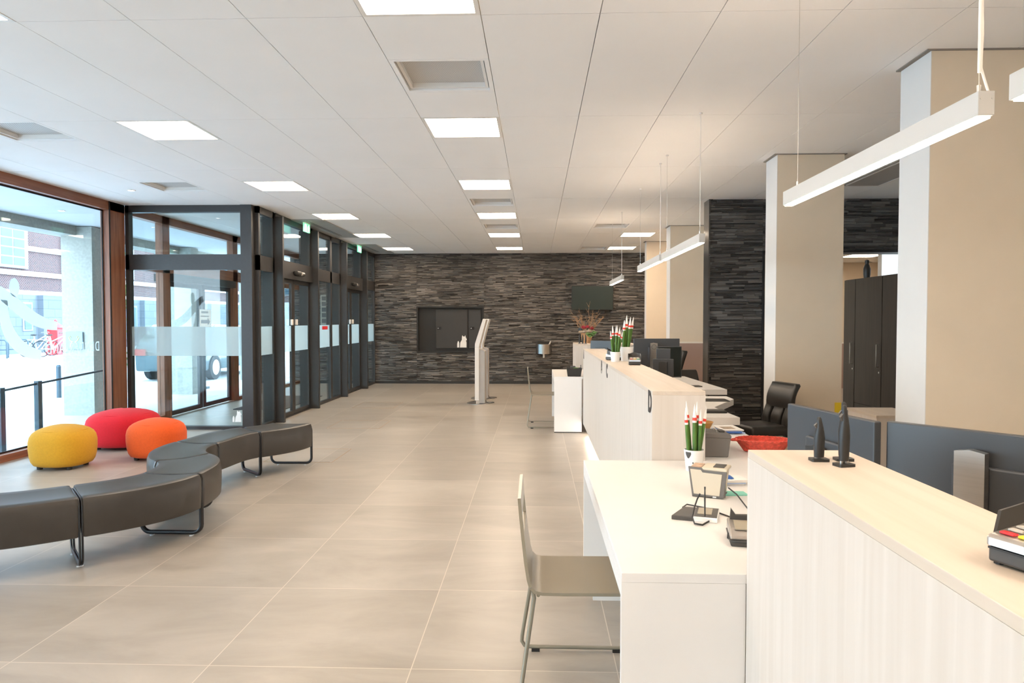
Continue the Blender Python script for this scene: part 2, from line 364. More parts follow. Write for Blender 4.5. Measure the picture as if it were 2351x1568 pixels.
def text(name, body, size, m, mtx, parent=None, ext=0.002, bold=0.0, spacing=1.0, align='CENTER'):
    cu = bpy.data.curves.new(name, 'FONT'); cu.body = body; cu.size = size; cu.extrude = ext; cu.offset = bold; cu.space_character = spacing
    cu.align_x = align; cu.align_y = 'CENTER'; cu.materials.append(m)
    tmp = bpy.data.objects.new(name, cu); COL.objects.link(tmp); bpy.context.view_layer.update()
    me = bpy.data.meshes.new_from_object(tmp.evaluated_get(bpy.context.evaluated_depsgraph_get()))
    bpy.data.objects.remove(tmp); bpy.data.curves.remove(cu)
    if not me.materials: me.materials.append(m)
    o = bpy.data.objects.new(name, me); COL.objects.link(o); o.matrix_basis = mtx
    if parent:
        o.parent = parent
    return o
def face_mtx(loc, xd, yd, sx=1.0):
    x = Vector(xd); y = Vector(yd); z = x.cross(y)
    m = Matrix((x * sx, y, z)).transposed().to_4x4(); m.translation = Vector(loc); return m
def arc_pts(c, r, a0, a1, n, f=lambda u, v: (u, v)):
    return [f(c[0] + r * math.cos(a0 + (a1 - a0) * i / n), c[1] + r * math.sin(a0 + (a1 - a0) * i / n)) for i in range(n + 1)]
def rrect(w, h, r, n=5, cx=0.0, cy=0.0):
    p = []
    for (sx, sy, a) in ((1, -1, -PI / 2), (1, 1, 0), (-1, 1, PI / 2), (-1, -1, PI)):
        p += arc_pts((cx + sx * (w / 2 - r), cy + sy * (h / 2 - r)), r, a, a + PI / 2, n)
    return p

# ------------------------------------------------------------------ the setting
HC = 3.017
MB().box(-5.75, 9.0, -3.2, 16.6, -0.1, 0.0).build('floor', M_FLOOR, kind='structure')

# ceiling tiles: strips 0.6 m wide along the hall, joints as real gaps; cells taken by light panels and vents stay open
YJ = 3.62; XJ = 0.318
PANELS = [(-2, y) for y in (3.02 - 4.8, 3.02 - 2.4, 3.02, 5.42, 7.82, 10.22, 12.62, 15.02)]
PANELS += [(-6, y) for y in (5.42 - 7.2, 5.42 - 4.8, 5.42 - 2.4, 5.42, 7.82, 10.22, 12.62, 15.02)]
PANELS += [(2, 12.62), (2, 15.02), (3, -1.78), (3, 0.62)]  # last two: unseen staff side lamps, added to brighten the pier fronts
VENTS = [(-2, 4.22), (-2, 9.02), (-2, 11.42), (-8, 5.42), (-8, 7.82), (1, 11.42), (1, 15.02)]
GR = ((-3.78, -3.26, 10.78, 13.1), (-3.78, -3.26, 14.35, 16.2))
cb = MB()
for k in range(-10, 8):
    x0 = XJ + 0.6 * k; x1 = x0 + 0.6
    x0c, x1c = max(x0, -5.7), min(x1, 4.8)
    if x1c - x0c < 0.01: continue
    holes = sorted(y for kk, y in PANELS + VENTS if kk == k)
    ys = [-3.2]; y = YJ - 1.8 * 4
    while y < 16.42:
        ys.append(y); y += 1.8
    ys.append(16.42)
    cuts = sorted(set([round(v, 3) for v in ys if v >= -3.2] + [round(h, 3) for h in holes] + [round(h + 0.6, 3) for h in holes]))
    for a, b in zip(cuts[:-1], cuts[1:]):
        if b - a < 0.02 or any(abs(a - h) < 0.02 and abs(b - h - 0.6) < 0.02 for h in holes): continue
        if any(a > h - 0.02 and b < h + 0.62 for h in holes): continue
        g = 0.0022
        cb.box(x0c + g, x1c - g, a + g, b - g, HC, HC + 0.02)
ceil = cb.build('ceiling', M_CEIL, kind='structure')
MB().box(-5.75, 4.85, -3.2, 16.6, HC + 0.021 + 0.06, HC + 0.2).build('back_shell', M_GAP, ceil)

def stones(name, axis, p, spans, m, rowh=(0.014, 0.028), seg=(0.05, 0.30), out=0.036, parent=None, seed=1):
    """ledgestone: rows of split stone strips standing out by different depths. spans: (u0,u1,z0,z1) in plane y=p (facing -y)"""
    rnd = random.Random(seed); V = []; F = []
    for (u0, u1, z0, z1) in spans:
        z = z0
        while z < z1 - 1e-4:
            h = min(rnd.uniform(*rowh), z1 - z)
            if z1 - z - h < 0.008: h = z1 - z
            u = u0; first = True
            while u < u1 - 1e-4:
                L = rnd.uniform(*seg) * (rnd.random() if first else 1) + 0.03; first = False
                L = min(L, u1 - u)
                if u1 - u - L < 0.03: L = u1 - u
                cuts = [(z, z + h)]
                if h > 0.02 and rnd.random() < 0.4:
                    zm = z + h * rnd.uniform(0.35, 0.65); cuts = [(z, zm), (zm, z + h)]
                for za, zb in cuts:
                    d = [rnd.uniform(0.004, out) for _ in range(2)]; base = rnd.uniform(0, out * 0.55)
                    e = rnd.uniform(-0.006, 0.006); q = rnd.uniform(-0.002, 0.002)
                    b = len(V); gz = 0.0012
                    for (uu, zz, dd) in ((u, za, 0), (u + L, za, 0), (u + L, zb, 0), (u, zb, 0),
                                         (u + .001, za + gz, base + d[0] * .5 + e), (u + L - .001, za + gz + abs(q), base + d[1] * .5 + e), (u + L - .001, zb - gz, base + d[1] * .5 - e), (u + .001, zb - gz - abs(q), base + d[0] * .5 - e)):
                        V.append((uu, p - (0.0 if dd == 0 else max(dd, 0.003)), zz))
                    F += [(b + 4, b + 5, b + 6, b + 7), (b, b + 1, b + 5, b + 4), (b + 1, b + 2, b + 6, b + 5), (b + 2, b + 3, b + 7, b + 6), (b + 3, b, b + 4, b + 7)]
                u += L
            z += h
    me = bpy.data.meshes.new(name); me.from_pydata(V, [], F); me.materials.append(m); me.update()
    o = bpy.data.objects.new(name, me); COL.objects.link(o)
    if parent: o.parent = parent
    return o
wb_ = struct('wall_back')
NX0, NX1, NZ0, NZ1 = -2.78, -1.215, 0.725, 1.80      # the recess of the night safe
WS = 16.44
stones('stone_cladding', 'y', WS, [(-5.65, NX0, 0.06, HC), (NX1, 3.1, 0.06, HC), (NX0, NX1, 0.06, NZ0), (NX0, NX1, NZ1, HC)], M_STONE, parent=wb_, seed=3)
MB().box(-5.75, NX0, WS, 16.6, 0, HC + .05).box(NX1, 3.2, WS, 16.6, 0, HC + .05).box(NX0, NX1, WS, 16.6, 0, NZ0).box(NX0, NX1, WS, 16.6, NZ1, HC + .05).box(NX0 - .1, NX1 + .1, 16.6, 16.64, NZ0 - .1, NZ1 + .1).build('backing_wall', M_GAP, wb_)
MB().box(-5.6, 3.0, WS - 0.035, WS, 0.0, 0.06).build('baseboard_back', M_BLACKP, kind='structure')

# stone cross wall beside the staff area with a wide opening
wr_ = struct('wall_right')
stones('stone_cladding', 'y', 9.20, [(2.20, 2.88, 0.0, HC), (2.88, 5.4, 2.345, HC)], M_STONE2, rowh=(0.016, 0.040), seg=(0.06, 0.36), parent=wr_, seed=11)
MB().box(2.22, 2.88, 9.20, 9.43, 0, HC + .02).box(2.88, 5.4, 9.20, 9.43, 2.345, HC + .02).build('backing_wall', M_GAP, wr_)
MB().box(2.875, 2.90, 9.15, 9.45, 0, 2.345).box(2.875, 5.3, 9.15, 9.45, 2.335, 2.36).build('opening_trim', M_GASKET, wr_)
MB().box(2.195, 2.215, 9.17, 9.44, 0, HC).build('jamb_panel', mat('glossy dark grey panel', (0.06, 0.058, 0.055), 0.15), wr_)
ws_ = struct('wall_side')
MB().box(4.80, 4.95, -3.2, 9.45, 0, HC + .05).build('painted_wall', M_WALL, ws_)
MB().box(2.95, 3.1, 9.43, 16.5, 0, HC + .05).build('rear_partition', M_BEIGE, ws_)
MB().box(-5.7, 4.9, -3.3, -3.15, 0, HC + .05).build('wall_front', M_WALL, kind='structure')
# room behind the opening
wo = struct('wall_office')
MB().box(3.0, 9.0, 15.6, 15.7, 1.0, 2.75).build('upper_paint', M_BEIGE, wo)
MB().box(3.0, 9.0, 15.585, 15.7, 0.0, 0.97).build('wainscot', M_MAUVE, wo)
MB().box(3.0, 9.0, 15.57, 15.7, 0.97, 1.0).build('rail', M_WALL, wo)
MB().box(5.05, 9.0, 10.6, 10.72, 0.0, 2.75).build('partition', mat('grey white partition', (0.42, 0.39, 0.36), 0.8), wo)
MB().box(8.9, 9.0, 10.6, 15.7, 0.0, 2.75).build('end_wall', M_WALL, wo)
MB().box(3.0, 9.0, 9.43, 15.7, 2.72, 2.80).build('ceiling_office', M_CEIL, kind='structure')

def column(x0, x1, y0, y1, wains=False):
    c = struct('column')
    MB().box(x0, x1, y0, y1, 0, HC).build('pier_body', M_PIER, c)
    MB().box(x0 - 0.004, x0, y0, y1, 0, HC).build('side_face', M_PIERW, c)  # hall-facing side, set whiter than the pier body
    MB().box(x0 - 0.03, x1 + 0.02, y0 - 0.012, y1 + 0.01, HC - 0.008, HC + 0.003).build('shadow_trim', M_GAP, c)
    if wains:
        MB().box(x0 + 0.01, x1, y0 - 0.008, y0, 0, 1.10).build('wainscot', M_MAUVE, c)
        MB().box(x0 + 0.01, x1, y0 - 0.012, y0, 1.10, 1.125).build('rail', M_WALL, c)
    return c
column(2.246, 3.30, 4.165, 4.50)
column(2.232, 2.842, 6.705, 7.02)
column(2.178, 2.95, 11.68, 11.98, True)
column(2.150, 2.95, 14.00, 14.20)

# ---------------- timber window wall (street side)
WX = -5.58
w1 = struct('window_1')
fr = MB()
for y0, y1 in ((9.04, 9.395), (5.9, 6.2), (2.9, 3.2), (-0.1, 0.2), (-3.1, -2.8)):
    fr.box(WX - 0.06, WX + 0.05, y0, y1, 0, HC)
fr.build('post', M_RWOOD, w1)
MB().box(WX - 0.06, WX + 0.05, -3.2, 9.395, 2.905, HC).box(WX - 0.06, WX + 0.05, -3.2, 9.395, 0.0, 0.075).build('rail', M_RWOODH, w1)
g = MB(); gk = MB()
for y0, y1 in ((6.2, 9.04), (3.2, 5.9), (0.2, 2.9), (-2.8, -0.1)):
    g.box(WX - 0.050, WX - 0.040, y0, y1, 0.075, 2.905)
    gk.frame('x', WX - 0.039, 0.012, y0, y1, 0.075, 2.905, 0.018)
g.build('pane', M_GLASSW, w1); gk.build('gasket', M_GASKET, w1)
MB().box(WX + 0.05, WX + 0.056, 9.043, 9.066, 0, HC).build('gasket_strip', M_GASKET, w1)
text('window_lettering', 'DENDERLAND', 0.175, M_VINYL, face_mtx((WX - 0.036, 8.94, 1.139), (0, -1, 0), (0, 0, 1), 0.72), w1, 0.001, spacing=1.3, align='LEFT')
# big curved emblem stuck on the pane
em = MB()
def ribbon(mb, pts, w, x):
    P = [Vector((p[0], p[1])) for p in pts]; n = len(P); A = []; B = []
    for i in range(n):
        t = (P[min(i + 1, n - 1)] - P[max(i - 1, 0)]).normalized(); nn = Vector((-t.y, t.x)); ww = w[i] if isinstance(w, list) else w
        A.append(P[i] + nn * ww / 2); B.append(P[i] - nn * ww / 2)
    for i in range(n - 1):
        vv = [(x, q.x, q.y) for q in (A[i], A[i + 1], B[i + 1], B[i])]
        F_ = mb.ring(vv); F2 = mb.ring([(x - 0.0015, b, c) for _, b, c in vv])
        mb.bm.faces.new(F_); mb.bm.faces.new(list(reversed(F2)))
def bez(p, n=16):
    o = []
    for i in range(n + 1):
        t = i / n; s = 1 - t
        o.append((s**3 * p[0][0] + 3 * s * s * t * p[1][0] + 3 * s * t * t * p[2][0] + t**3 * p[3][0], s**3 * p[0][1] + 3 * s * s * t * p[1][1] + 3 * s * t * t * p[2][1] + t**3 * p[3][1]))
    return o
ribbon(em, bez([(7.10, 1.84), (7.45, 1.72), (7.65, 1.44), (8.14, 1.41)]), [0.10 + 0.06 * math.sin(i / 16 * PI) for i in range(17)], WX - 0.036)
ribbon(em, bez([(7.31, 1.69), (7.28, 1.42), (7.42, 1.14), (7.86, 1.08)]), [0.11 + 0.05 * math.sin(i / 16 * PI) for i in range(17)], WX - 0.036)
em.build('window_emblem', M_VINYL, w1)
ball = MB(); ball.rings([[(WX - 0.036 - d, 7.467 + 0.075 * math.cos(2 * PI * i / 20), 1.83 + 0.10 * math.sin(2 * PI * i / 20)) for i in range(20)] for d in (0, 0.0015)])
ball.build('window_emblem', M_VINYL, w1)

# ---------------- grey glazing: front screen at y=9.45 and long screen at x=-3.78
def hbars(mb, axis, p, t, a0, a1, hdr=(2.155, 2.36)):
    for z0, z1 in ((0.0, 0.045), hdr, (2.925, HC)):
        if axis == 'y': mb.box(a0, a1, p, p + t, z0, z1)
        else: mb.box(p, p + t, a0, a1, z0, z1)
w2 = struct('window_2')
m2 = MB(); hbars(m2, 'y', 9.40, 0.10, -5.53, -3.95)
m2.box(-5.53, -5.48, 9.40, 9.50, 0, HC)
m2.build('frame', M_GREY, w2)
MB().box(-3.95, -3.80, 9.38, 9.50, 0, HC).build('corner_post', M_GREY, w2)
MB().box(-5.51, -3.95, 9.445, 9.455, 0.045, 2.155).build('pane', M_GLASS, w2)
MB().box(-5.51, -3.95, 9.445, 9.455, 2.36, 2.925).build('pane', M_GLASS, w2)
MB().box(-5.51, -3.95, 9.441, 9.4435, 0.995, 1.39).build('frosted_band', M_FILM, w2)
def silhouettes(y, cx, z0, s, parent):
    dog = [(-0.5, 0), (0.5, 0), (0.5, 0.75), (0.42, 1.05), (0.55, 1.12), (0.52, 1.3), (0.38, 1.55), (0.33, 1.85), (0.2, 1.62), (0.0, 1.68), (-0.12, 1.84), (-0.18, 1.55), (-0.2, 1.15), (-0.42, 0.75)]
    pup = [(-0.9, 0), (-0.6, 0), (-0.58, 0.7), (-0.7, 0.98), (-0.82, 0.9), (-0.9, 0.55)]
    MB().prism([(cx + a * s, z0 + b * s) for a, b in dog], 'y', y, y + 0.002).build('animal_emblem', M_WHITEV, parent)
    MB().prism([(cx + a * s, z0 + b * s) for a, b in pup], 'y', y, y + 0.002).build('animal_emblem', M_WHITEV, parent)
silhouettes(9.441, -4.035, 0.10, 0.085, w2)

SX = -3.78
def bay(name, y0, y1, mull=None):
    w = struct(name); mb = MB()
    hbars(mb, 'x', SX - 0.05, 0.08, y0, y1)
    mb.box(SX - 0.05, SX + 0.03, y0, y0 + 0.05, 0.045, HC).box(SX - 0.05, SX + 0.03, y1 - 0.05, y1, 0.045, HC)
    ys = [(y0 + 0.05, y1 - 0.05)]
    if mull:
        mb.box(SX - 0.05, SX + 0.03, mull - 0.05, mull + 0.05, 0.045, HC); ys = [(y0 + 0.05, mull - 0.05), (mull + 0.05, y1 - 0.05)]
    mb.build('frame', M_GREY, w)
    for a, b in ys:
        MB().box(SX - 0.006, SX + 0.004, a, b, 0.045, 2.155).build('pane', M_GLASS, w)
        MB().box(SX - 0.006, SX + 0.004, a, b, 2.36, 2.925).build('pane', M_GLASS, w)
        MB().box(SX + 0.0045, SX + 0.007, a, b, 0.995, 1.39).build('frosted_band', M_FILM, w)
    return w
bay('window_3', 9.50, 10.07)
bay('window_4', 11.78, 13.50, 12.88)
bay('window_5', 15.20, 16.40)
tp = struct('trim_1')
for y0, y1 in ((10.07, 10.13), (11.72, 11.78), (13.50, 13.56), (15.12, 15.20)):
    MB().box(-3.95, -3.63, y0, y1, 0, HC - 0.06).build('projecting_post', M_GREY, tp)
def sliding_door(name, y0, y1):
    d = struct(name); mid = (y0 + y1) / 2
    MB().box(SX - 0.12, SX + 0.06, y0, y1, 2.10, 2.36).build('header_box', M_GREY, d)
    f = MB().box(SX - 0.05, SX + 0.03, y0, y1, 2.925, HC).box(SX - 0.05, SX + 0.03, y0, y0 + .03, 2.36, 2.925).box(SX - 0.05, SX + 0.03, y1 - .06, y1, 2.36, 2.925)
    f.build('transom_frame', M_GREY, d)
    MB().box(SX - 0.006, SX + 0.004, y0 + .03, y1 - .06, 2.36, 2.925).build('transom_pane', M_GLASS, d)
    MB().box(SX - 0.05, SX + 0.02, y0, y1, 0.0, 0.012).build('threshold', M_GREY, d)
    for a, b in ((y0, mid - 0.004), (mid + 0.004, y1)):
        lf = MB().frame('x', SX - 0.04, 0.04, a, b, 0.014, 2.10, 0.065, 0.06).build('door_leaf', M_GREY, d)
        MB().box(SX - 0.025, SX - 0.015, a + .065, b - .065, 0.074, 2.04).build('leaf_pane', M_GLASS, lf)
        MB().box(SX - 0.0145, SX - 0.012, a + .065, b - .065, 0.995, 1.39).build('leaf_film', M_FILM, lf)
        yy = b - 0.10 if b < mid + 0.1 else a + 0.10
        MB().box(SX, SX + 0.03, yy - 0.03, yy + 0.03, 1.40, 1.49, 0.008).build('pull_handle', M_LAMPW, lf)
    s = MB().box(SX + 0.06, SX + 0.13, mid - 0.16, mid + 0.05, 2.17, 2.235, 0.02).build('motion_sensor', M_BLACKP, d)
    MB().box(SX + 0.062, SX + 0.135, mid + 0.05, mid + 0.20, 2.165, 2.225, 0.02).build('sensor_cover', M_STEEL, s)
    return d
sliding_door('door_1', 10.13, 11.72)
sliding_door('door_2', 13.56, 15.12)

# ---------------- street side of the lobby: timber frame with a sliding street door
w6 = struct('window_6')
p6 = MB()
for y0, y1 in ((10.36, 10.56), (12.80, 13.00), (14.0, 14.1), (15.1, 15.3)): p6.box(WX - 0.06, WX + 0.05, y0, y1, 0, HC)
p6.build('post', M_RWOOD, w6)
MB().box(WX - 0.06, WX + 0.05, 9.53, 16.44, 2.905, HC).box(WX - 0.06, WX + 0.05, 9.53, 16.44, 2.18, 2.36).box(WX - 0.06, WX + 0.05, 9.53, 10.36, 0, 0.06).box(WX - 0.06, WX + 0.05, 13.0, 16.44, 0, 0.06).build('rail', M_RWOODH, w6)
g6 = MB()
for y0, y1 in ((9.53, 10.36), (10.56, 12.80), (13.0, 14.0), (14.1, 15.1), (15.3, 16.4)):
    g6.box(WX - 0.02, WX - 0.01, y0, y1, 2.36, 2.905)
    if y0 != 10.56: g6.box(WX - 0.02, WX - 0.01, y0, y1, 0.06, 2.18)
g6.build('pane', M_GLASSW, w6)
d3 = struct('door_3')
MB().box(WX - 0.2, WX + 0.1, 10.56, 12.8, 2.06, 2.18).build('header_box', M_GREY, d3)
for a, b in ((10.58, 11.66), (11.70, 12.78)):
    lf = MB().frame('x', WX - 0.04, 0.04, a, b, 0.014, 2.06, 0.09, 0.07).build('door_leaf', M_GREY, d3)
    MB().box(WX - 0.025, WX - 0.015, a + .09, b - .09, 0.084, 1.99).build('leaf_pane', M_GLASSW, lf)
pn = thing('paper_notice', 'white paper notice with a black arrow taped to the lobby street door', 'notice', (WX + 0.003, 11.79, 1.507))
MB().box(0, 0.001, -0.21, 0.21, -0.15, 0.15).build('sheet', M_PAPER, pn)
MB().prism([(-0.16, -0.085), (0.08, -0.085), (0.08, -0.12), (0.17, -0.055), (0.08, 0.01), (0.08, -0.025), (-0.16, -0.025)], 'x', 0.001, 0.0016).build('printed_arrow', M_BLACKP, pn)
MB().box(0.001, 0.0016, -0.15, 0.10, 0.085, 0.12).build('printed_line', M_GREYP, pn)
MB().box(0.001, 0.0016, -0.17, 0.12, 0.025, 0.045).build('printed_line', M_GREYP, pn)

# ---------------- canopy and street outside
gr_ = MB().box(-60, -5.76, -20, 70, -0.2, -0.08).build('street', M_PAVE, kind='structure')
cn = struct('canopy_slab')
MB().box(-7.45, -5.76, -4, 24, 3.0, 3.3).build('soffit', M_WHITEM, cn)
MB().box(-7.85, -7.45, -4, 24, 2.85, 3.35).build('edge_beam', M_CONC, cn)
for y in (11.3, 14.6, 18.2, 5.0, 1.5):
    c = struct('column'); MB().box(-7.71, -7.20, y, y + 0.32, -0.08, 2.99).build('concrete_shaft', M_CONC, c)

def facade():
    b = thing('townhouse', 'red brick townhouse with white bands across the street', 'building', (-24, 30, -0.08))
    MB().box(-8, 0, -26, 34, 2.75, 12).build('brick_wall', M_BRICK, b)
    MB().box(-8, 0.12, -26, 34, 0, 2.75).build('stone_base', M_BSTONE, b)
    for z0, z1 in ((2.75, 2.95), (3.62, 3.85), (4.82, 5.05), (6.1, 6.5)):
        MB().box(-0.1, 0.10, -26, 34, z0, z1).build('white_band', M_WHITEM, b)
    for i in range(-5, 8):
        y = 0.75 + 4.4 * i
        f = MB().box(-0.12, 0.14, y, y + 1.9, 3.95, 6.25).build('window', M_WHITEP, b)
        for a in range(2):
            for c in range(5):
                MB().box(0.13, 0.15, y + 0.22 + a * 0.76, y + 0.90 + a * 0.76, 4.08 + c * 0.42, 4.43 + c * 0.42).build('pane', M_WINB, f)
        f = MB().box(0.0, 0.16, y + 1.45, y + 2.1, 1.05, 2.4).build('window', M_WHITEP, b)
        MB().box(0.15, 0.18, y + 1.55, y + 2.0, 1.12, 2.3).build('pane', M_WINB, f)
        MB().box(0.10, 0.40, y + 2.5, y + 3.9, 0, 2.75).build('stone_pilaster', M_BSTONE, b)
    # houses further along the street
    c = thing('corner_house', 'pale stone corner house further along the street', 'building', (-21, 66, -0.08))
    MB().box(-10, 12, 0, 8, 0, 3.2).build('stone_base', M_WHITEM, c)
    MB().box(-10, 12, 0, 8, 3.2, 11).build('brick_wall', M_BRICK, c)
    for i in range(7):
        f = MB().box(-8.5 + 2.9 * i, -7.0 + 2.9 * i, -0.1, 0.1, 3.8, 6.0).build('window', M_WHITEP, c)
        for a in range(2): MB().box(-8.35 + 2.9 * i + .65 * a, -7.8 + 2.9 * i + .65 * a, -0.12, -0.1, 3.95, 5.85).build('pane', M_WINB, f)
facade()

# =================================================================== ceiling fittings
ROWN = {3.02: 'nearest row', 5.42: 'second row', 7.82: 'third row', 10.22: 'fourth row', 12.62: 'fifth row', 15.02: 'sixth row by the stone wall'}
def light_panel(k, y, label):
    x0 = XJ + 0.6 * k
    t = thing('ceiling_light', label, 'ceiling light', (x0 + 0.3, y + 0.3, HC), 0, 'square ceiling light panels')
    MB().frame('z', -0.002, 0.03, -0.298, 0.298, -0.298, 0.298, 0.024).build('frame', M_LAMPW, t)
    MB().box(-0.274, 0.274, -0.274, 0.274, 0.006, 0.022).build('diffuser', M_PANEL, t)
for k, y in PANELS:
    where = {-2: 'middle column', -6: 'column nearest the windows', 2: 'column above the desks', 3: 'staff side', 6: 'staff side near the wall'}[k]
    ys = sorted(v for kk, v in PANELS if kk == k and v > 2.9)
    n = ys.index(y) if y in ys else -1
    od = ['first', 'second', 'third', 'fourth', 'fifth', 'sixth']
    if y < 2.9: lab = 'unseen lit square ceiling panel behind the camera, %s' % where
    else:
        rank = len(ys) - n
        lab = 'lit square ceiling panel, %s from the stone wall in the %s' % (od[rank - 1], where)
    light_panel(k, y, lab)
VL = {(-2, 4.22): 'large perforated ceiling vent between the two nearest middle light panels', (-2, 9.02): 'square ceiling vent in the middle column after the third light panel', (-2, 11.42): 'square ceiling vent in the middle column closer to the stone wall',
      (-8, 5.42): 'perforated ceiling vent above the timber window, cut by the picture edge', (-8, 7.82): 'square ceiling vent near the round downlight and grey lobby frame', (1, 11.42): 'square ceiling vent before the far light panel above the desks', (1, 15.02): 'square ceiling vent beside the light panel by the stone wall'}
for k, y in VENTS:
    t = thing('ceiling_vent', VL[(k, y)], 'vent', (XJ + 0.6 * k + 0.3, y + 0.3, HC), 0, 'recessed square ceiling vents')
    MB().frame('z', 0.0, 0.05, -0.298, 0.298, -0.298, 0.298, 0.028).build('frame', M_CEIL, t)
    MB().frame('z', 0.012, 0.045, -0.262, 0.262, -0.262, 0.262, 0.018).build('inner_frame', M_LAMPW, t)
    MB().box(-0.27, 0.27, -0.27, 0.27, 0.045, 0.05).build('perforated_plate', M_PERF, t)
def downlight(x, y, z, label):
    t = thing('downlight', label, 'downlight', (x, y, z))
    MB().lathe([(0.05, 0.0), (0.05, -0.006), (0.034, -0.006), (0.034, 0.0)]).build('ring', M_LAMPW, t, 40)
    MB().lathe([(0.0, -0.003), (0.033, -0.003), (0.033, 0.0), (0.0, 0.0)]).build('lamp', M_SPOT, t)
downlight(-4.80, 8.30, HC, 'small round downlight in the ceiling above the red pouf')
downlight(-6.6, 9.7, 3.0, 'small round downlight in the canopy outside the timber window')
downlight(-4.85, 11.6, HC, 'small round downlight in the lobby ceiling behind the grey screen')
for (x0, x1, y0, y1), lab in zip(GR, ('grey metal ceiling grille above the first sliding door', 'grey metal ceiling grille above the second sliding door near the stone wall')):
    t = thing('ceiling_grille', lab, 'grille', ((x0 + x1) / 2, (y0 + y1) / 2, HC), 0, 'grey door air grilles')
    hx, hy = (x1 - x0) / 2, (y1 - y0) / 2
    MB().box(-hx, hx, -hy, hy, -0.012, 0.0).build('cover', M_GREY_L, t)
    for dx in (-0.05, -0.01): MB().box(dx - 0.006, dx + 0.006, -hy + 0.06, hy - 0.3, -0.014, -0.011).build('slot', M_BLACKP, t)
cs = thing('ceiling_cassette', 'grey framed ceiling cassette above the dark brown cabinets', 'ceiling unit', (3.55, 6.9, HC))
MB().box(-0.28, 0.28, -1.3, 1.26, -0.03, 0.0).build('cover', mat('grey cassette cover', (0.34, 0.32, 0.30), 0.6), cs)  # the cover's own even grey
MB().box(0.28, 0.31, -1.3, 1.29, -0.034, 0.0).box(-0.28, 0.31, 1.26, 1.29, -0.034, 0.0).build('edge_trim', M_LAMPW, cs)
for dx in (-0.16, -0.10): MB().box(dx, dx + 0.02, -1.2, 1.2, -0.036, -0.03).build('slot', M_LAMPW, cs)
def exit_sign(y, label):
    t = thing('exit_sign', label, 'exit sign', (-3.62, y, 2.86), 0, 'green exit signs')
    MB().box(-0.012, 0.012, -0.135, 0.135, 0.0, 0.135).build('sign_face', M_GREENE, t)
    MB().box(-0.018, 0.018, -0.14, 0.14, 0.135, 0.1565).build('lamp_housing', M_LAMPW, t)
    MB().box(0.012, 0.014, -0.115, -0.035, 0.02, 0.115).build('door_pictogram', M_WHITEE, t)
    MB().prism([(0.05, 0.02), (0.085, 0.02), (0.085, 0.065), (0.115, 0.065), (0.067, 0.12), (0.02, 0.065), (0.05, 0.065)], 'x', 0.012, 0.014).build('arrow_pictogram', M_WHITEE, t)
exit_sign(11.11, 'lit green exit sign hanging over the first sliding door')
exit_sign(14.45, 'lit green exit sign hanging over the second sliding door')

# =================================================================== pendants
def pendant(y0, y1, dz, wires, label, cord=None, lamps=True):
    t = thing('pendant_light', label, 'pendant light', (1.218, y0, 2.045 + dz), 0, 'linear pendant lights above the counters')
    L = y1 - y0
    MB().box(-0.0225, 0.0225, 0, L, 0.004, 0.070, 0.002).build('housing', M_PENDH, t)
    MB().box(-0.018, 0.018, 0.012, L - 0.012, -0.001, 0.006).build('diffuser', M_PEND, t)
    MB().box(-0.016, 0.016, 0.05, L - 0.05, 0.066, 0.0705).build('upward_diffuser', M_PENDUP, t)
    for wy in wires:
        MB().cyl((0, wy - y0, 0.07), (0, wy - y0, HC - 2.045 - dz), 0.0011, seg=6).build('wire', M_STEEL, t)
        MB().cyl((0, wy - y0, 0.068), (0, wy - y0, 0.095), 0.006, seg=10).build('wire_clamp', M_STEEL, t, 40)
        MB().cyl((0, wy - y0, HC - 2.045 - dz - 0.012), (0, wy - y0, HC - 2.045 - dz), 0.012, seg=12).build('ceiling_cup', M_LAMPW, t, 40)
    if cord is not None:
        MB().cyl((0, cord - y0, 0.13), (0, cord - y0, HC - 2.045 - dz), 0.0045 if cord < 3 else 0.003, seg=8).build('cable_sleeve', M_LAMPW, t, 40)
        if cord < 3:
          pts = [(0.012, cord - y0 + 0.01 + 0.002 * math.sin(i * 1.2), HC - 2.045 - dz - i * 0.03) for i in range(29)] + [(0.014, cord - y0 - 0.01, 0.09), (0.018, cord - y0 - 0.015, 0.068)]
          MB().tube(pts, 0.0035, 6).build('twisted_cord', M_LAMPW, t, 60)
    for wy in (0.012,):
        for dx in (-0.015, 0.015): MB().cyl((dx, -0.001, 0.05), (dx, 0.002, 0.05), 0.003, seg=8).build('end_screw', M_STEEL, t)
pendant(0.26, 1.86, -0.014, (0.40, 1.75), 'white linear pendant light cut off at the picture corner above the near counter')
pendant(1.985, 3.51, -0.014, (2.02, 3.38), 'long white linear pendant light with braided cord above the near desk', cord=2.02)
pendant(5.29, 6.88, 0.002, (5.364, 6.716), 'white linear pendant light over the middle of the long counter', cord=5.364)
pendant(7.0, 8.50, 0.006, (7.066, 8.408), 'white linear pendant light over the far half of the long counter', cord=7.066)
pendant(10.13, 11.7, 0.0, (10.222, 11.5), 'short looking linear pendant light in front of the wall screen', cord=10.222)

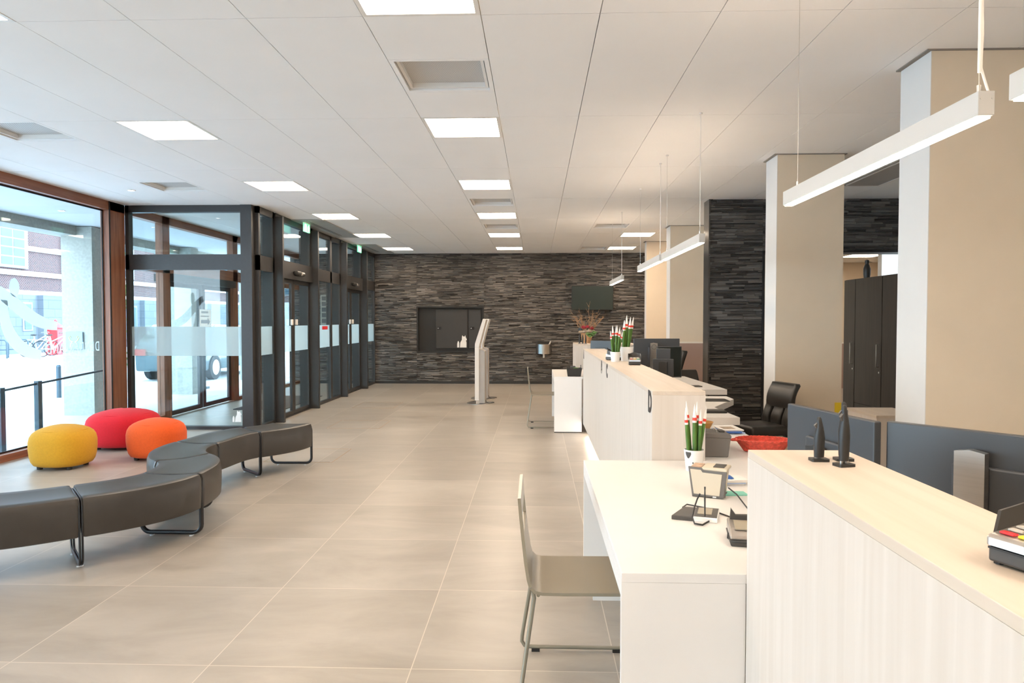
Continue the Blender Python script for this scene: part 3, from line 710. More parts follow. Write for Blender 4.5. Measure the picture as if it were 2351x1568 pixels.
# =================================================================== counters and desks
def counter(y0, y1, label, x1=0.888, strip=True):
    t = thing('service_counter', label, 'counter', (0.61, y0, 0), 0, 'pale ash service counters')
    L = y1 - y0; w = x1 - 0.61
    MB().box(0, w, 0, L, 0.125, 1.084).build('carcass', M_ASH, t)
    MB().box(0, w, 0, L, 1.084, 1.106, 0.0015).build('worktop', M_ASHT, t)
    MB().box(0.06, w - 0.02, 0.03, L - 0.02, 0.0, 0.125).build('plinth', M_LAM, t)
    if strip: MB().box(0.035, 0.058, 0.03, L - 0.03, 0.085, 0.12).build('light_strip', M_LED, t)
    return t
c1 = counter(-1.3, 2.06, 'pale ash counter with card terminal and three black figurines on top')
c2 = counter(3.75, 9.27, 'long pale ash counter lettered A to D with white potted plants')
c3 = counter(11.0, 11.9, 'far pale ash counter below the wall screen with the dried flowers', 1.55, False)
M_LET = mat('dark letter vinyl', (0.035, 0.03, 0.028), 0.5)
for ch, y in (('D', 3.825), ('C', 6.15), ('B', 6.65), ('A', 9.16)):
    text('counter_letter', ch, 0.155, M_LET, face_mtx((-0.001, y - 3.75, 1.035), (0, -1, 0), (0, 0, 1)), c2, 0.001, 0.007)
def desk(poly, y0, y1, label, z=0.74, x0=0.25):
    t = thing('service_desk', label, 'desk', (x0, y0, 0), 0, 'white service desks between the counters')
    MB().prism([(a - x0, b - y0) for a, b in poly], 'z', z - 0.028, z, 0.0015).build('desktop', M_LAM, t)
    MB().box(0, 0.36, 0.0, 0.028, 0.012, z - 0.028).build('end_panel', M_LAM, t)
    MB().box(0, 0.36, y1 - y0 - 0.028, y1 - y0, 0.03, z - 0.028).build('end_panel', M_LAM, t)
    MB().box(0.0, 0.022, 0.028, y1 - y0 - 0.028, z - 0.075, z - 0.028).build('front_apron', M_LAM, t)
    MB().box(0.335, 0.36, 0.03, y1 - y0 - 0.03, 0.012, z - 0.028).build('modesty_panel', M_LAM, t)
    MB().box(0, 0.36, 0, 0.028, 0, 0.012).build('foot_strip', M_BLACKP, t)
    MB().box(0.05, 0.33, y1 - y0 - 0.024, y1 - y0 - 0.004, 0, 0.03).build('foot_strip', M_LAM, t)
    return t
desk([(.25, 2.066), (1.75, 2.066), (1.75, 3.1), (1.362, 3.9), (1.362, 5.3), (.892, 5.3), (.892, 3.742), (.25, 3.742)], 2.066, 3.742, 'white desk with document scanner and plant in front of the near chair')
desk([(.234, 9.30), (1.4, 9.30), (1.4, 10.7), (.234, 10.7)], 9.30, 10.7, 'white desk beyond the long counter with a small black tray', 0.735, 0.234)
def staff_desk(poly, label):
    x0, y0 = poly[0]
    t = thing('staff_desk', label, 'desk', (x0, y0, 0), 0, 'staff desks behind the long counter')
    MB().prism([(a - x0, b - y0) for a, b in poly], 'z', 0.742, 0.795, 0.002).build('desktop', M_LAM, t)
    MB().box(0.02, 0.05, 0.35, 1.2, 0, 0.741).build('leg_panel', M_LAM, t)
    MB().box(0.4, 0.45, 0.9, 1.3, 0, 0.741).build('leg_panel', M_LAM, t)
staff_desk([(.892, 5.02), (1.43, 5.02), (1.395, 5.61), (1.71, 6.2), (1.71, 6.43), (.892, 6.43)], 'pale staff desk with keyboard behind the middle of the long counter')
staff_desk([(.892, 7.03), (1.88, 7.05), (1.87, 7.3), (1.80, 8.7), (.892, 8.7)], 'pale staff desk with two monitors behind the far end of the long counter')
MB_ = thing('desk_pedestal', 'pale wood pedestal standing in front of the dark brown cabinets', 'pedestal', (2.6, 5.5, 0))
MB().box(0, 0.36, 0, 0.5, 0.0, 0.728).build('carcass', M_ASH, MB_); MB().box(-0.005, 0.365, -0.005, 0.505, 0.728, 0.75).build('top_board', M_ASHT, MB_)

# =================================================================== side chairs
def side_chair(x, y, label):
    t = thing('sled_chair', label, 'chair', (x, y, 0), 0, 'grey sled base chairs')
    hw = 0.21; th = 0.012
    prof = [(-0.046, 0.812), (-0.040, 0.74), (-0.032, 0.66), (-0.022, 0.57), (-0.012, 0.505), (-0.004, 0.476), (0.012, 0.461), (0.035, 0.456), (0.12, 0.455), (0.24, 0.456), (0.36, 0.457), (0.42, 0.452), (0.436, 0.44)]
    ysn = [-hw, -0.17, -0.075, 0.075, 0.17, hw]
    def shell(idx, name, hole):
        mb = MB(); P = [prof[i] for i in idx]
        nrm = []
        for i in range(len(P)):
            a = Vector(P[max(i - 1, 0)]); b = Vector(P[min(i + 1, len(P) - 1)]); d = (b - a).normalized(); nrm.append(Vector((-d.y, d.x)))
        G = [[[mb.bm.verts.new((p[0] + s * n.x * th, yy, p[1] + s * n.y * th)) for yy in ysn] for p, n in zip(P, nrm)] for s in (0, -1)]
        ni, nj = len(P), len(ysn)
        def cell(i, j): return 0 <= i < ni - 1 and 0 <= j < nj - 1 and not (hole and i == 1 and j in (1, 2, 3))
        for i in range(ni - 1):
            for j in range(nj - 1):
                if not cell(i, j): continue
                for s in (0, 1): mb.bm.faces.new((G[s][i][j], G[s][i][j + 1], G[s][i + 1][j + 1], G[s][i + 1][j]))
                for (di, dj, e) in ((-1, 0, ((i, j), (i, j + 1))), (1, 0, ((i + 1, j), (i + 1, j + 1))), (0, -1, ((i, j), (i + 1, j))), (0, 1, ((i, j + 1), (i + 1, j + 1)))):
                    if not cell(i + di, j + dj):
                        (a, b), (c, d) = e
                        mb.bm.faces.new((G[0][a][b], G[0][c][d], G[1][c][d], G[1][a][b]))
        return mb.build(name, M_CHAIR, t, 45)
    shell(range(0, 6), 'backrest', True); shell(range(5, 13), 'seat', False)
    for s in (-1, 1):
        top = s * 0.195; bot = s * 0.285
        pts = [(0.0, top, 0.452), (0.004, top, 0.43), (-0.05, bot * .97, 0.075), (-0.052, bot, 0.045), (-0.04, bot, 0.026), (-0.015, bot, 0.020), (0.38, bot, 0.020), (0.405, bot, 0.026), (0.418, bot, 0.045), (0.415, bot * .97, 0.075), (0.37, top, 0.43), (0.36, top, 0.447)]
        MB().tube(pts, 0.0085, 10).build('sled_leg', M_CHTUBE, t, 50)
        for gx in (0.01, 0.37): MB().box(gx - 0.018, gx + 0.018, bot - 0.009, bot + 0.009, 0.0, 0.014).build('glide', M_BLACKP, t)
    MB().cyl((0.02, -0.195, 0.44), (0.02, 0.195, 0.44), 0.007).cyl((0.34, -0.195, 0.44), (0.34, 0.195, 0.44), 0.007).build('seat_brace', M_CHTUBE, t, 50)
side_chair(-0.012, 2.85, 'grey olive sled chair at the near white desk')
side_chair(-0.07, 9.93, 'grey olive sled chair at the far white desk')

# =================================================================== modular bench
def hermite(p0, h0, p1, h1, n):
    p0 = Vector(p0); p1 = Vector(p1); L = (p1 - p0).length * 1.05
    t0 = Vector((math.cos(h0), math.sin(h0))) * L; t1 = Vector((math.cos(h1), math.sin(h1))) * L; o = []
    for i in range(n + 1):
        t = i / n
        p = (2 * t**3 - 3 * t * t + 1) * p0 + (t**3 - 2 * t * t + t) * t0 + (-2 * t**3 + 3 * t * t) * p1 + (t**3 - t * t) * t1
        d = (6 * t * t - 6 * t) * p0 + (3 * t * t - 4 * t + 1) * t0 + (-6 * t * t + 6 * t) * p1 + (3 * t * t - 2 * t) * t1
        o.append((p, d.normalized()))
    return o
def bench(p0, h0, p1, h1, label, HW=0.218):
    h0, h1 = math.radians(h0), math.radians(h1)
    S = hermite(p0, h0, p1, h1, 18); mid = S[9][0]
    t = thing('curved_bench', label, 'bench', (mid.x, mid.y, 0), 0, 'joined dark leatherette bench segments')
    sec = []
    for i in range(9): sec.append((HW * 0.86 * (1 - 2 * i / 8), 0.432 - 0.010 * math.cos((i / 8 - .5) * PI)))       # dished top
    sec += [(-HW * .95, 0.424), (-HW, 0.395), (-HW - 0.002, 0.33), (-HW, 0.25), (-HW + .004, 0.195), (-HW + .02, 0.188)]
    sec += [(HW - .02, 0.188), (HW - .004, 0.195), (HW, 0.25), (HW + 0.002, 0.33), (HW, 0.395), (HW * .95, 0.424)]
    mb = MB(); R = []; T = len(S) - 1
    def put(p, d, sc_, off):
        n = Vector((d.y, -d.x)); q = p + d * off; zc = 0.31
        return [(q.x + n.x * a * sc_ - mid.x, q.y + n.y * a * sc_ - mid.y, zc + (z - zc) * (1 - (1 - sc_) * 1.5)) for a, z in sec]
    R.append(put(S[0][0], S[0][1], 0.95, 0.010)); R.append(put(S[0][0], S[0][1], 0.985, 0.013)); R.append(put(S[0][0], S[0][1], 1.0, 0.024))
    for p, d in S[1:-1]: R.append(put(p, d, 1.0, 0))
    R.append(put(S[T][0], S[T][1], 1.0, -0.024)); R.append(put(S[T][0], S[T][1], 0.985, -0.013)); R.append(put(S[T][0], S[T][1], 0.95, -0.010))
    mb.rings(R).build('upholstered_seat', M_LEATHER, t, 40)
    for (p, d), sg in ((S[0], 1), (S[T], -1)):
        n = Vector((d.y, -d.x)); q = p + d * 0.0075 * sg
        loop = rrect(2 * HW - 0.022, 0.388, 0.055, 5, 0, 0.022 + 0.194)
        MB().tube([(q.x + n.x * a - mid.x, q.y + n.y * a - mid.y, z) for a, z in loop], 0.0065, 10, loop=True, flat=2.0).build('leg_frame', M_TUBE, t, 60)
        for a in (-HW + 0.08, HW - 0.08):
            MB().lathe([(0.0, 0.0), (0.012, 0.0), (0.012, 0.006), (0.0, 0.006)], (q.x + n.x * a - mid.x, q.y + n.y * a - mid.y, 0), 12).build('glide', M_CLEAR, t)
J0, J1, J2, J3, J4, J5, J6 = (-3.34, 3.97), (-2.83, 4.24), (-2.505, 4.76), (-2.70, 5.33), (-2.92, 5.97), (-2.735, 6.69), (-2.50, 7.14)
bench(J0, -5, J1, 40, 'curved dark bench segment cut off by the picture edge')
bench(J1, 40, J2, 90, 'curved dark bench segment at the front with two steel loop legs')
bench(J2, 90, J3, 140, 'curved dark bench segment turning away at the front bend')
bench(J3, 140, J4, 80, 'curved dark bench segment at the inner bend nearest the orange pouf')
bench(J4, 80, J5, 45, 'curved dark bench segment between the bend and the end piece')
bench(J5, 45, J6, 90, 'curved dark bench segment at the free end near the grey corner post')

# =================================================================== poufs
def pouf(x, y, rx, ry, h, m, label, rz=0.0, bean=0.0, bang=0.0):
    t = thing('pouf', label, 'pouf', (x, y, 0), rz, 'coloured fabric poufs')
    rings = []; nt = 48
    PR = [(0.004, 0.030), (0.5, 0.028), (0.76, 0.030), (0.86, 0.042), (0.93, 0.075), (0.975, 0.13), (0.998, 0.20), (0.998, 0.27), (0.962, 0.32), (0.89, 0.356), (0.785, 0.381), (0.62, 0.404), (0.42, 0.421), (0.21, 0.431), (0.004, 0.433)]
    for c, z in PR:
        z = z * h / 0.433; ring = []
        for i in range(nt):
            a = 2 * PI * i / nt
            ca = math.copysign(abs(math.cos(a)) ** 0.80, math.cos(a)); sa = math.copysign(abs(math.sin(a)) ** 0.80, math.sin(a))
            d = (a - bang + PI) % (2 * PI) - PI
            k = c * (1 - bean * math.exp(-(d / 0.42) ** 2))
            ring.append((rx * ca * k, ry * sa * k, z))
        rings.append(ring)
    mb = MB().rings(rings)
    if bean:
        for v in mb.bm.verts:
            a = math.atan2(v.co.y / ry, v.co.x / rx); d = (a - bang + PI) % (2 * PI) - PI
            r = math.hypot(v.co.x / rx, v.co.y / ry)
            if v.co.z > h * 0.6: v.co.z -= 0.05 * math.exp(-(d / 0.3) ** 2) * min(1, r * 2) * min(1, max(0, (v.co.z / h - .6) * 3))
    mb.build('cushion', m, t, 70)
    MB().tube([(rx * 0.79 * math.cos(2 * PI * i / 40), ry * 0.79 * math.sin(2 * PI * i / 40), h * 0.881) for i in range(40)], 0.003, 6, loop=True).build('seam', m, t, 60)
    for (a, b) in ((0.52, 0.45), (-0.52, 0.45), (0.52, -0.5), (-0.52, -0.5)):
        MB().cyl((a * rx, b * ry, 0), (a * rx, b * ry, 0.034), 0.026, 0.028, 14).build('foot', M_BLACKP, t, 40)
pouf(-4.77, 6.97, 0.285, 0.275, 0.43, M_YELF, 'mustard yellow round fabric pouf by the window')
pouf(-4.815, 8.10, 0.375, 0.37, 0.45, M_REDF, 'large red bean shaped fabric pouf', 0.0, 0.15, PI * 0.57)
pouf(-4.075, 7.46, 0.282, 0.275, 0.43, M_ORGF, 'orange round fabric pouf beside the bench')

# =================================================================== kiosks
def kiosk(y, label):
    t = thing('ticket_kiosk', label, 'kiosk', (-1.0, y, 0), 0, 'white self service kiosks')
    w = 0.44
    MB().lathe([(0.0, 0.0), (0.235, 0.0), (0.235, 0.007), (0.225, 0.011), (0.0, 0.011)], (0.0, w / 2, 0), 40, 1.0, 1.2).build('base_plate', M_STEEL, t, 40)
    MB().box(-0.078, -0.004, 0.0, w, 0.07, 1.005, 0.004).build('front_body', M_LAM, t)
    MB().box(-0.06, 0.0, 0.04, w - 0.04, 0.011, 0.07).build('foot_block', M_STEEL, t)
    MB().prism([(-0.004, 0.02), (0.095, 0.02), (0.095, 0.93), (0.03, 0.965), (-0.004, 0.965)], 'y', 0.02, w - 0.02).build('rear_housing', mat('pale grey housing', (0.38, 0.36, 0.34), 0.5), t)
    MB().prism([(-0.078, 1.007), (-0.004, 1.007), (0.0, 1.05), (0.122, 1.49), (0.065, 1.50), (-0.076, 1.06)], 'y', 0.0, w, 0.003).build('head_housing', M_LAM, t)
    MB().prism([(-0.079, 1.075), (0.058, 1.475), (0.055, 1.477), (-0.082, 1.077)], 'y', 0.03, w - 0.03).build('screen', M_SCREEN, t)
    MB().tube([(0.095, 0.2, 0.06), (0.11, 0.19, 0.02), (0.16, 0.15, 0.007), (0.22, 0.2, 0.007), (0.25, 0.22, 0.012), (0.23, 0.18, 0.02), (0.19, 0.16, 0.008)], 0.005, 6).build('power_cable', M_BLACKP, t, 60)
kiosk(12.38, 'white self service kiosk standing nearer on the hall floor')
kiosk(13.15, 'white self service kiosk standing behind the other kiosk')

# =================================================================== back wall fittings
ns = thing('night_safe', 'black recessed hatch with two doors in the stone wall', 'hatch', (NX0, WS, NZ0))
W_, H_ = NX1 - NX0, NZ1 - NZ0
M_NB = mat('matt black steel', (0.013, 0.012, 0.011), 0.5, var=0.05)
MB().frame('y', -0.04, 0.15, 0, W_, 0, H_, 0.035).build('frame', M_NB, ns)
MB().box(0.035, W_ - 0.035, 0.06, 0.08, 0.035, H_ - 0.035).build('back_panel', M_NB, ns)
for a, b in ((0.44, 1.175), (1.21, 1.49)):
    d = MB().box(a, b, 0.035, 0.06, 0.095, H_ - 0.075, 0.004).build('hatch_door', mat('charcoal hatch door', (0.036, 0.034, 0.032), 0.45, var=0.04), ns)
    MB().box(a + 0.03, a + 0.12, 0.018, 0.036, 0.53, 0.595, 0.006).build('lock_plate', M_GASKET, d)
    MB().cyl((a + 0.055, 0.012, 0.562), (a + 0.055, 0.02, 0.562), 0.012, seg=12).build('lock_cylinder', M_STEEL, d)
silhouettes(0.032, 1.075, 0.115, 0.155, ns)
tv = thing('wall_screen', 'switched off black television mounted on the stone wall', 'television', (1.275, WS, 1.72))
Rt = Matrix.Rotation(math.radians(5), 4, 'X')
MB().box(-0.475, 0.475, -0.16, -0.12, 0.0, 0.555, 0.006, rot=Rt).build('housing', M_BLACKP, tv)
MB().box(-0.462, 0.462, -0.1615, -0.159, 0.013, 0.542, rot=Rt).build('screen', mat('dark green grey screen', (0.030, 0.042, 0.040), 0.28, var=0.0), tv)
MB().box(-0.15, 0.28, -0.10, -0.02, -0.10, 0.30).build('wall_bracket', M_BLACKP, tv)
sd = thing('wall_dispenser', 'round steel wall dispenser with white nozzle on the stone wall', 'dispenser', (0.17, WS - 0.04, 0.70))
MB().prism(arc_pts((0, 0), 0.165, PI, 2 * PI, 24), 'z', 0.0, 0.22).build('drum', M_STEEL, sd, 30)
MB().box(-0.18, 0.18, 0.0, 0.03, 0.02, 0.26).build('wall_plate', M_BLACKP, sd)
MB().cyl((0, -0.06, -0.09), (0, -0.06, 0.0), 0.022, seg=12).build('nozzle', M_LAMPW, sd, 40)
MB().cyl((0.12, -0.05, 0.21), (0.16, -0.06, 0.29), 0.014, 0.018, seg=10).build('tap', M_LAMPW, sd, 40)
so = thing('wall_socket', 'small black socket box low on the stone wall', 'socket', (-0.17, WS - 0.03, 0.27))
MB().box(-0.08, 0.08, -0.03, 0.0, 0, 0.09, 0.004).build('socket_box', M_BLACKP, so)
MB().cyl((-0.035, -0.034, 0.045), (-0.035, -0.03, 0.045), 0.02, seg=14).cyl((0.035, -0.034, 0.045), (0.035, -0.03, 0.045), 0.02, seg=14).build('socket_well', M_DKP, so)

# =================================================================== cabinets
for (y0, y1, lab, dr) in ((9.14, 9.46, 'dark brown tall cabinet closest to the stone opening, black bird figure on top', False), (8.44, 9.13, 'dark brown tall cabinet with steel handle above a drawer', True), (7.74, 8.43, 'dark brown tall cabinet half hidden by the white pier', True)):
    t = thing('tall_cabinet', lab, 'cabinet', (4.03, y0, 0), 0, 'dark brown tall cabinets')
    L = y1 - y0
    MB().box(0.02, 0.47, 0, L, 0.0, 2.0).build('carcass', M_CABINET, t)
    zb = 0.44 if dr else 0.06
    d = MB().box(0, 0.019, 0.002, L - 0.002, zb, 1.995, 0.001).build('cabinet_door', M_CABINET, t)
    MB().tube([(-0.002, 0.06, 1.19), (-0.03, 0.06, 1.19), (-0.03, 0.06, 0.925), (-0.002, 0.06, 0.925)], 0.006, 8).build('bar_handle', M_STEEL, d, 60)
    MB().cyl((-0.003, 0.05, 0.86), (0.002, 0.05, 0.86), 0.011, seg=12).build('lock', M_STEEL, d)
    if dr:
        e = MB().box(0, 0.019, 0.002, L - 0.002, 0.06, 0.436, 0.001).build('drawer', M_CABINET, t)
        MB().tube([(-0.002, 0.22, 0.36), (-0.025, 0.22, 0.36), (-0.025, 0.40, 0.36), (-0.002, 0.40, 0.36)], 0.006, 8).build('drawer_handle', M_STEEL, e, 60)

# =================================================================== figurines
def figurine(x, y, z, s, label, rz=0.0, group='black figurines', hs=1.0):
    t = thing('figurine', label, 'figurine', (x, y, z), rz, group)
    MB().prism(rrect(0.046 * s, 0.036 * s, 0.006 * s), 'z', 0, 0.007 * s).build('base_plate', M_BLACKP, t)
    MB().cyl((-0.007 * s, 0, 0.006 * s), (-0.007 * s, 0, 0.016 * s), 0.004 * s, seg=8).cyl((0.009 * s, 0, 0.006 * s), (0.009 * s, 0, 0.016 * s), 0.004 * s, seg=8).build('peg', M_STEEL, t)
    rings = []
    for (zz, w, d, ox) in ((0.014, .013, .010, 0), (0.05, .0140, .012, 0.0), (0.08, .0145, .0125, 0.0005), (0.105, .0115, .011, 0.001), (0.118, .0095, .009, 0.0015), (0.124, .0088, .008, 0.001), (0.14, .0068, .0065, 0.0), (0.152, .0055, .005, -0.001), (0.156, .003, .003, -0.001)):
        rings.append([(ox * s + w * s * math.cos(2 * PI * i / 14), d * s * math.sin(2 * PI * i / 14), zz * s * hs) for i in range(14)])
    MB().rings(rings).build('carved_body', M_BLACKP, t, 50)
    MB().prism([(-0.0135 * s, 0.126 * s * hs), (-0.006 * s, 0.136 * s * hs), (-0.006 * s, 0.112 * s * hs)], 'y', -0.004 * s, 0.004 * s).build('beak', M_DKP, t)
    return t
figurine(0.750, 1.902, 1.106, 1.0, 'slim black figurine standing alone on the near counter', hs=0.75)
figurine(0.787, 1.836, 1.106, 1.0, 'black figurine at the front of the overlapping pair on the near counter', 0.25)
figurine(0.818, 1.911, 1.106, 1.0, 'black figurine hidden behind its twin on the near counter')
for i, x in enumerate((0.67, 0.72, 0.765)):
    figurine(x, 11.07, 1.106, 0.95, 'small black figurine on the far counter, %s from the flower basket' % ('third', 'second', 'first')[i], 0.2)
pg = thing('bird_figurine', 'small black bird figure standing on top of the dark cabinet', 'figurine', (4.13, 9.05, 2.0))
MB().lathe([(0.0, 0.0), (0.035, 0.0), (0.042, 0.05), (0.042, 0.12), (0.028, 0.165), (0.02, 0.18), (0.026, 0.20), (0.024, 0.225), (0.0, 0.235)], seg=16).build('bird_body', M_BLACKP, pg, 60)
MB().cyl((0.02, -0.01, 0.205), (0.055, -0.03, 0.198), 0.008, 0.001, 8).build('beak', M_SILVER, pg)

# =================================================================== plants
def spike_plant(x, y, z, r, h, stems, sh, label, face=False):
    """stems: list of (dx, dy, lean x, lean y, length factor, radius)"""
    t = thing('spike_plant', label, 'potted plant', (x, y, z), 0, 'spiked plants with painted tips in white pots')
    pot = MB().lathe([(0.0, 0.0), (r * 0.78, 0.0), (r * 0.80, 0.004), (r, h - 0.002), (r * 0.99, h), (r * 0.93, h), (r * 0.91, h - 0.012), (0.0, h - 0.014)], seg=32).build('pot', M_POT, t, 40)
    if face:
        for (a, zz, rr) in ((-1.9, 0.045, 0.0035), (-2.0, 0.022, 0.003), (-1.6, 0.030, 0.0025)):
            q = r * 0.80 + (r * 0.2) * zz / h
            MB().ball((q * math.cos(a), q * math.sin(a), zz), rr, rr, rr, 8, 6).build('pot_dot', M_BLACKP, pot)
        pts = []
        mb = MB()
        for i in range(7):
            a = -2.75 + 0.11 * i; row = []
            for zz in (h - 0.008, h - 0.02 - 0.02 * math.sin(i / 6 * PI)):
                q = (r * 0.80 + (r * 0.2) * zz / h) + 0.0006; row.append((q * math.cos(a), q * math.sin(a), zz))
            pts.append(row)
        mb.rings(pts, closed=False, cap=False).build('pot_patch', M_DKP, pot)
    MB().lathe([(0.0, 0.0), (r * 0.9, 0.0), (r * 0.9, 0.004), (0.0, 0.004)], (0, 0, h - 0.013), 24).build('soil', M_SOIL, t)
    for (dx, dy, lx, ly, L, sr) in stems:
        b0 = Vector((dx, dy, h - 0.012)); tip = b0 + Vector((lx, ly, sh * L)); d = tip - b0
        def at(f): return tuple(b0 + d * f)
        s = MB().tube([at(0), at(0.3), at(0.62)], [sr * 0.92, sr, sr * 0.95], 10).build('plant_stem', M_STEM, t, 60)
        MB().tube([at(0.62), at(0.665)], [sr * 1.02, sr], 10).build('tip_base', M_TIPW, s, 60)
        MB().tube([at(0.665), at(0.725)], [sr * 1.06, sr * 1.0], 10).build('colour_band', M_BANDR, s, 60)
        MB().tube([at(0.725), at(0.80), at(0.9), at(1.0)], [sr * 0.92, sr * 0.72, sr * 0.42, sr * 0.06], 10).build('white_tip', M_TIPW, s, 60)
spike_plant(0.775, 3.50, 0.74, 0.049, 0.105, [(-.030, -.01, -.016, 0, .93, .0085), (-.016, .012, -.022, 0, 1.06, .0085), (0, -.012, -.002, 0, 1.0, .0105), (.012, .014, .004, 0, 1.05, .010), (.022, -.008, .008, 0, .90, .009), (.030, .01, .032, .0, .95, .008)], 0.235, 'spiked plant with red banded tips in spotted pot on the near desk', True)
spike_plant(0.708, 6.40, 1.106, 0.046, 0.088, [(-.024, -.01, -.022, 0, .86, .0085), (-.012, .01, -.012, 0, 1.05, .012), (0.004, -.012, .002, 0, 1.06, .010), (.014, .012, .006, 0, 1.06, .009), (.020, -.008, .020, 0, 1.0, .010), (.024, .01, .032, 0, .90, .008), (.028, -.002, .040, 0, .85, .008)], 0.238, 'shorter spiked plant in a small white pot on the long counter')
spike_plant(0.822, 6.50, 1.106, 0.062, 0.130, [(-.030, -.01, .008, 0, .90, .014), (-.010, .008, .012, 0, 1.06, .014), (.012, -.008, .022, 0, 1.0, .013), (.016, .01, .048, 0, 1.0, .013)], 0.285, 'taller spiked plant in a large white pot on the long counter')
fa = thing('flower_basket', 'dried flower basket with bare twigs on the far counter', 'flower arrangement', (0.815, 11.55, 1.106))
MB().lathe([(0.0, 0.0), (0.07, 0.0), (0.075, 0.01), (0.095, 0.16), (0.10, 0.165), (0.088, 0.165), (0.08, 0.12), (0.0, 0.12)], seg=24).build('basket', M_WICKER, fa, 50)
rf = random.Random(5)
for i in range(26):
    a = rf.uniform(0, 2 * PI); sp = rf.uniform(0.05, 0.30); hh = rf.uniform(0.35, 0.58)
    if i == 0: a, sp, hh = 0, 0.02, 0.68
    if i == 1: a, sp, hh = 0.1, 0.27, 0.42
    if i == 2: a, sp, hh = PI, 0.27, 0.55
    p = []; c = Vector((0.03 * math.cos(a), 0.03 * math.sin(a), 0.13))
    for k in range(7):
        f = k / 6; p.append((c.x + sp * f ** 1.2 * math.cos(a) + rf.uniform(-.02, .02), c.y + sp * f ** 1.2 * math.sin(a) + rf.uniform(-.02, .02), c.z + (hh - 0.13) * f))
    mb = MB().tube(p, [0.005 - 0.0006 * k for k in range(7)], 5)
    for k in (2, 3, 4, 5):
        q = Vector(p[k]); mb.tube([q, q + Vector((rf.uniform(-.07, .07), rf.uniform(-.05, .05), rf.uniform(.01, .08)))], [0.003, 0.001], 4)
        mb.ball(q + Vector((rf.uniform(-.02, .02), 0, 0.01)), 0.007, u=6, v=4)
    mb.build('twig', M_TWIG, fa)
for (dx, dz, m, r) in ((-0.06, 0.25, M_ROSE, 0.045), (0.07, 0.24, M_ROSE, 0.042), (0.01, 0.26, M_ROSE, 0.04), (-0.03, 0.185, M_LEAFP, 0.05), (-0.11, 0.22, M_DARKG, 0.04), (0.10, 0.18, M_LEAFP, 0.045), (0.04, 0.19, M_LEAFP, 0.05), (-0.10, 0.18, M_LEAFP, 0.04)):
    mb = MB()
    for k in range(3):
        rr = r * (1 - 0.25 * k); n_ = 7
        for i in range(n_):
            a = 2 * PI * i / n_ + k * 0.4
            mb.ball((dx + rr * .55 * math.cos(a), -0.05 + rr * .5 * math.sin(a), dz + 0.012 * k), rr * .42, rr * .3, rr * .42, 8, 6)
    mb.build('bloom', m, fa, 60)
for (dx, dz) in ((0.09, 0.14), (0.02, 0.15), (0.12, 0.17), (0.05, 0.12)):
    MB().prism([(dx - .05, dz), (dx - .02, dz + .03), (dx + .05, dz + .01), (dx, dz - .03)], 'y', -0.095, -0.09).build('leaf', M_LEAFG, fa)

# =================================================================== monitors
def monitor(x, y, z, rz, w, h, desk_z, label, silver=True, group='black office monitors', sf=0.84, so=0.0, ring=False):
    """screen faces local +y, back faces -y; z = bottom edge"""
    t = thing('monitor', label, 'monitor', (x, y, desk_z), rz, group)
    b = z - desk_z
    MB().box(-w / 2, w / 2, -0.016, 0.010, b, b + h, 0.004).build('housing', M_MONBACK, t)
    MB().box(-w / 2 + 0.008, w / 2 - 0.008, 0.010, 0.0115, b + 0.012, b + h - 0.008).build('screen', M_SCREEN, t)
    MB().box(-0.10, 0.10, -0.036, -0.016, b + 0.05, b + h - 0.10, 0.006).build('rear_cover', M_MONBACK, t)
    st = MB().prism([(so - 0.040, 0.0), (so + 0.040, 0.0), (so + 0.040, b + h * sf), (so, b + h * (sf + 0.02)), (so - 0.040, b + h * sf)], 'y', -0.072, -0.040).build('stand_column', M_STEEL if silver else M_BLACKP, t)
    if ring: MB().tube([(so + 0.026 * math.cos(2 * PI * i / 24), -0.0725, b + h * (sf - 0.13) + 0.026 * math.sin(2 * PI * i / 24)) for i in range(24)], 0.0022, 6, loop=True).build('stand_ring', M_DKP, st)
    MB().box(-0.11, 0.11, -0.14, 0.05, 0.0, 0.012, 0.004).build('stand_foot', M_STEEL if silver else M_BLACKP, t)
def ang(a, b): return math.atan2(b[1] - a[1], b[0] - a[0])
A0, A1 = (1.00, 2.813), (1.101, 2.315)
monitor(1.0505, 2.564, 0.838, ang(A0, A1), 0.51, 0.315, 0.74, 'black monitor seen from behind beside the counter figurines', False, sf=0.6)
B0 = (1.143, 2.336); Bd = Vector((0.236, -0.287)).normalized(); B1 = (B0[0] + Bd.x * 0.60, B0[1] + Bd.y * 0.60)
monitor((B0[0] + B1[0]) / 2, (B0[1] + B1[1]) / 2, 0.80, ang(B0, B1), 0.60, 0.353, 0.74, 'black monitor with grey stand cut off by the picture edge', so=-0.04)
monitor(1.36, 8.10, 0.945, 0.03, 0.52, 0.325, 0.795, 'black monitor with silver stand behind the tall spiked plant', so=-0.04, ring=True)
monitor(1.245, 7.0, 0.88, -0.25, 0.135, 0.32, 0.795, 'narrow upright monitor back on the far staff desk', False, sf=0.6)
monitor(1.385, 7.45, 0.88, PI + 0.12, 0.26, 0.325, 0.795, 'dark screen turned towards the hall on the far staff desk', False, sf=0.6)
monitor(0.955, 10.35, 0.88, -0.5, 0.36, 0.30, 0.735, 'dark monitor half hidden behind the small spiked plant', False, sf=0.6)

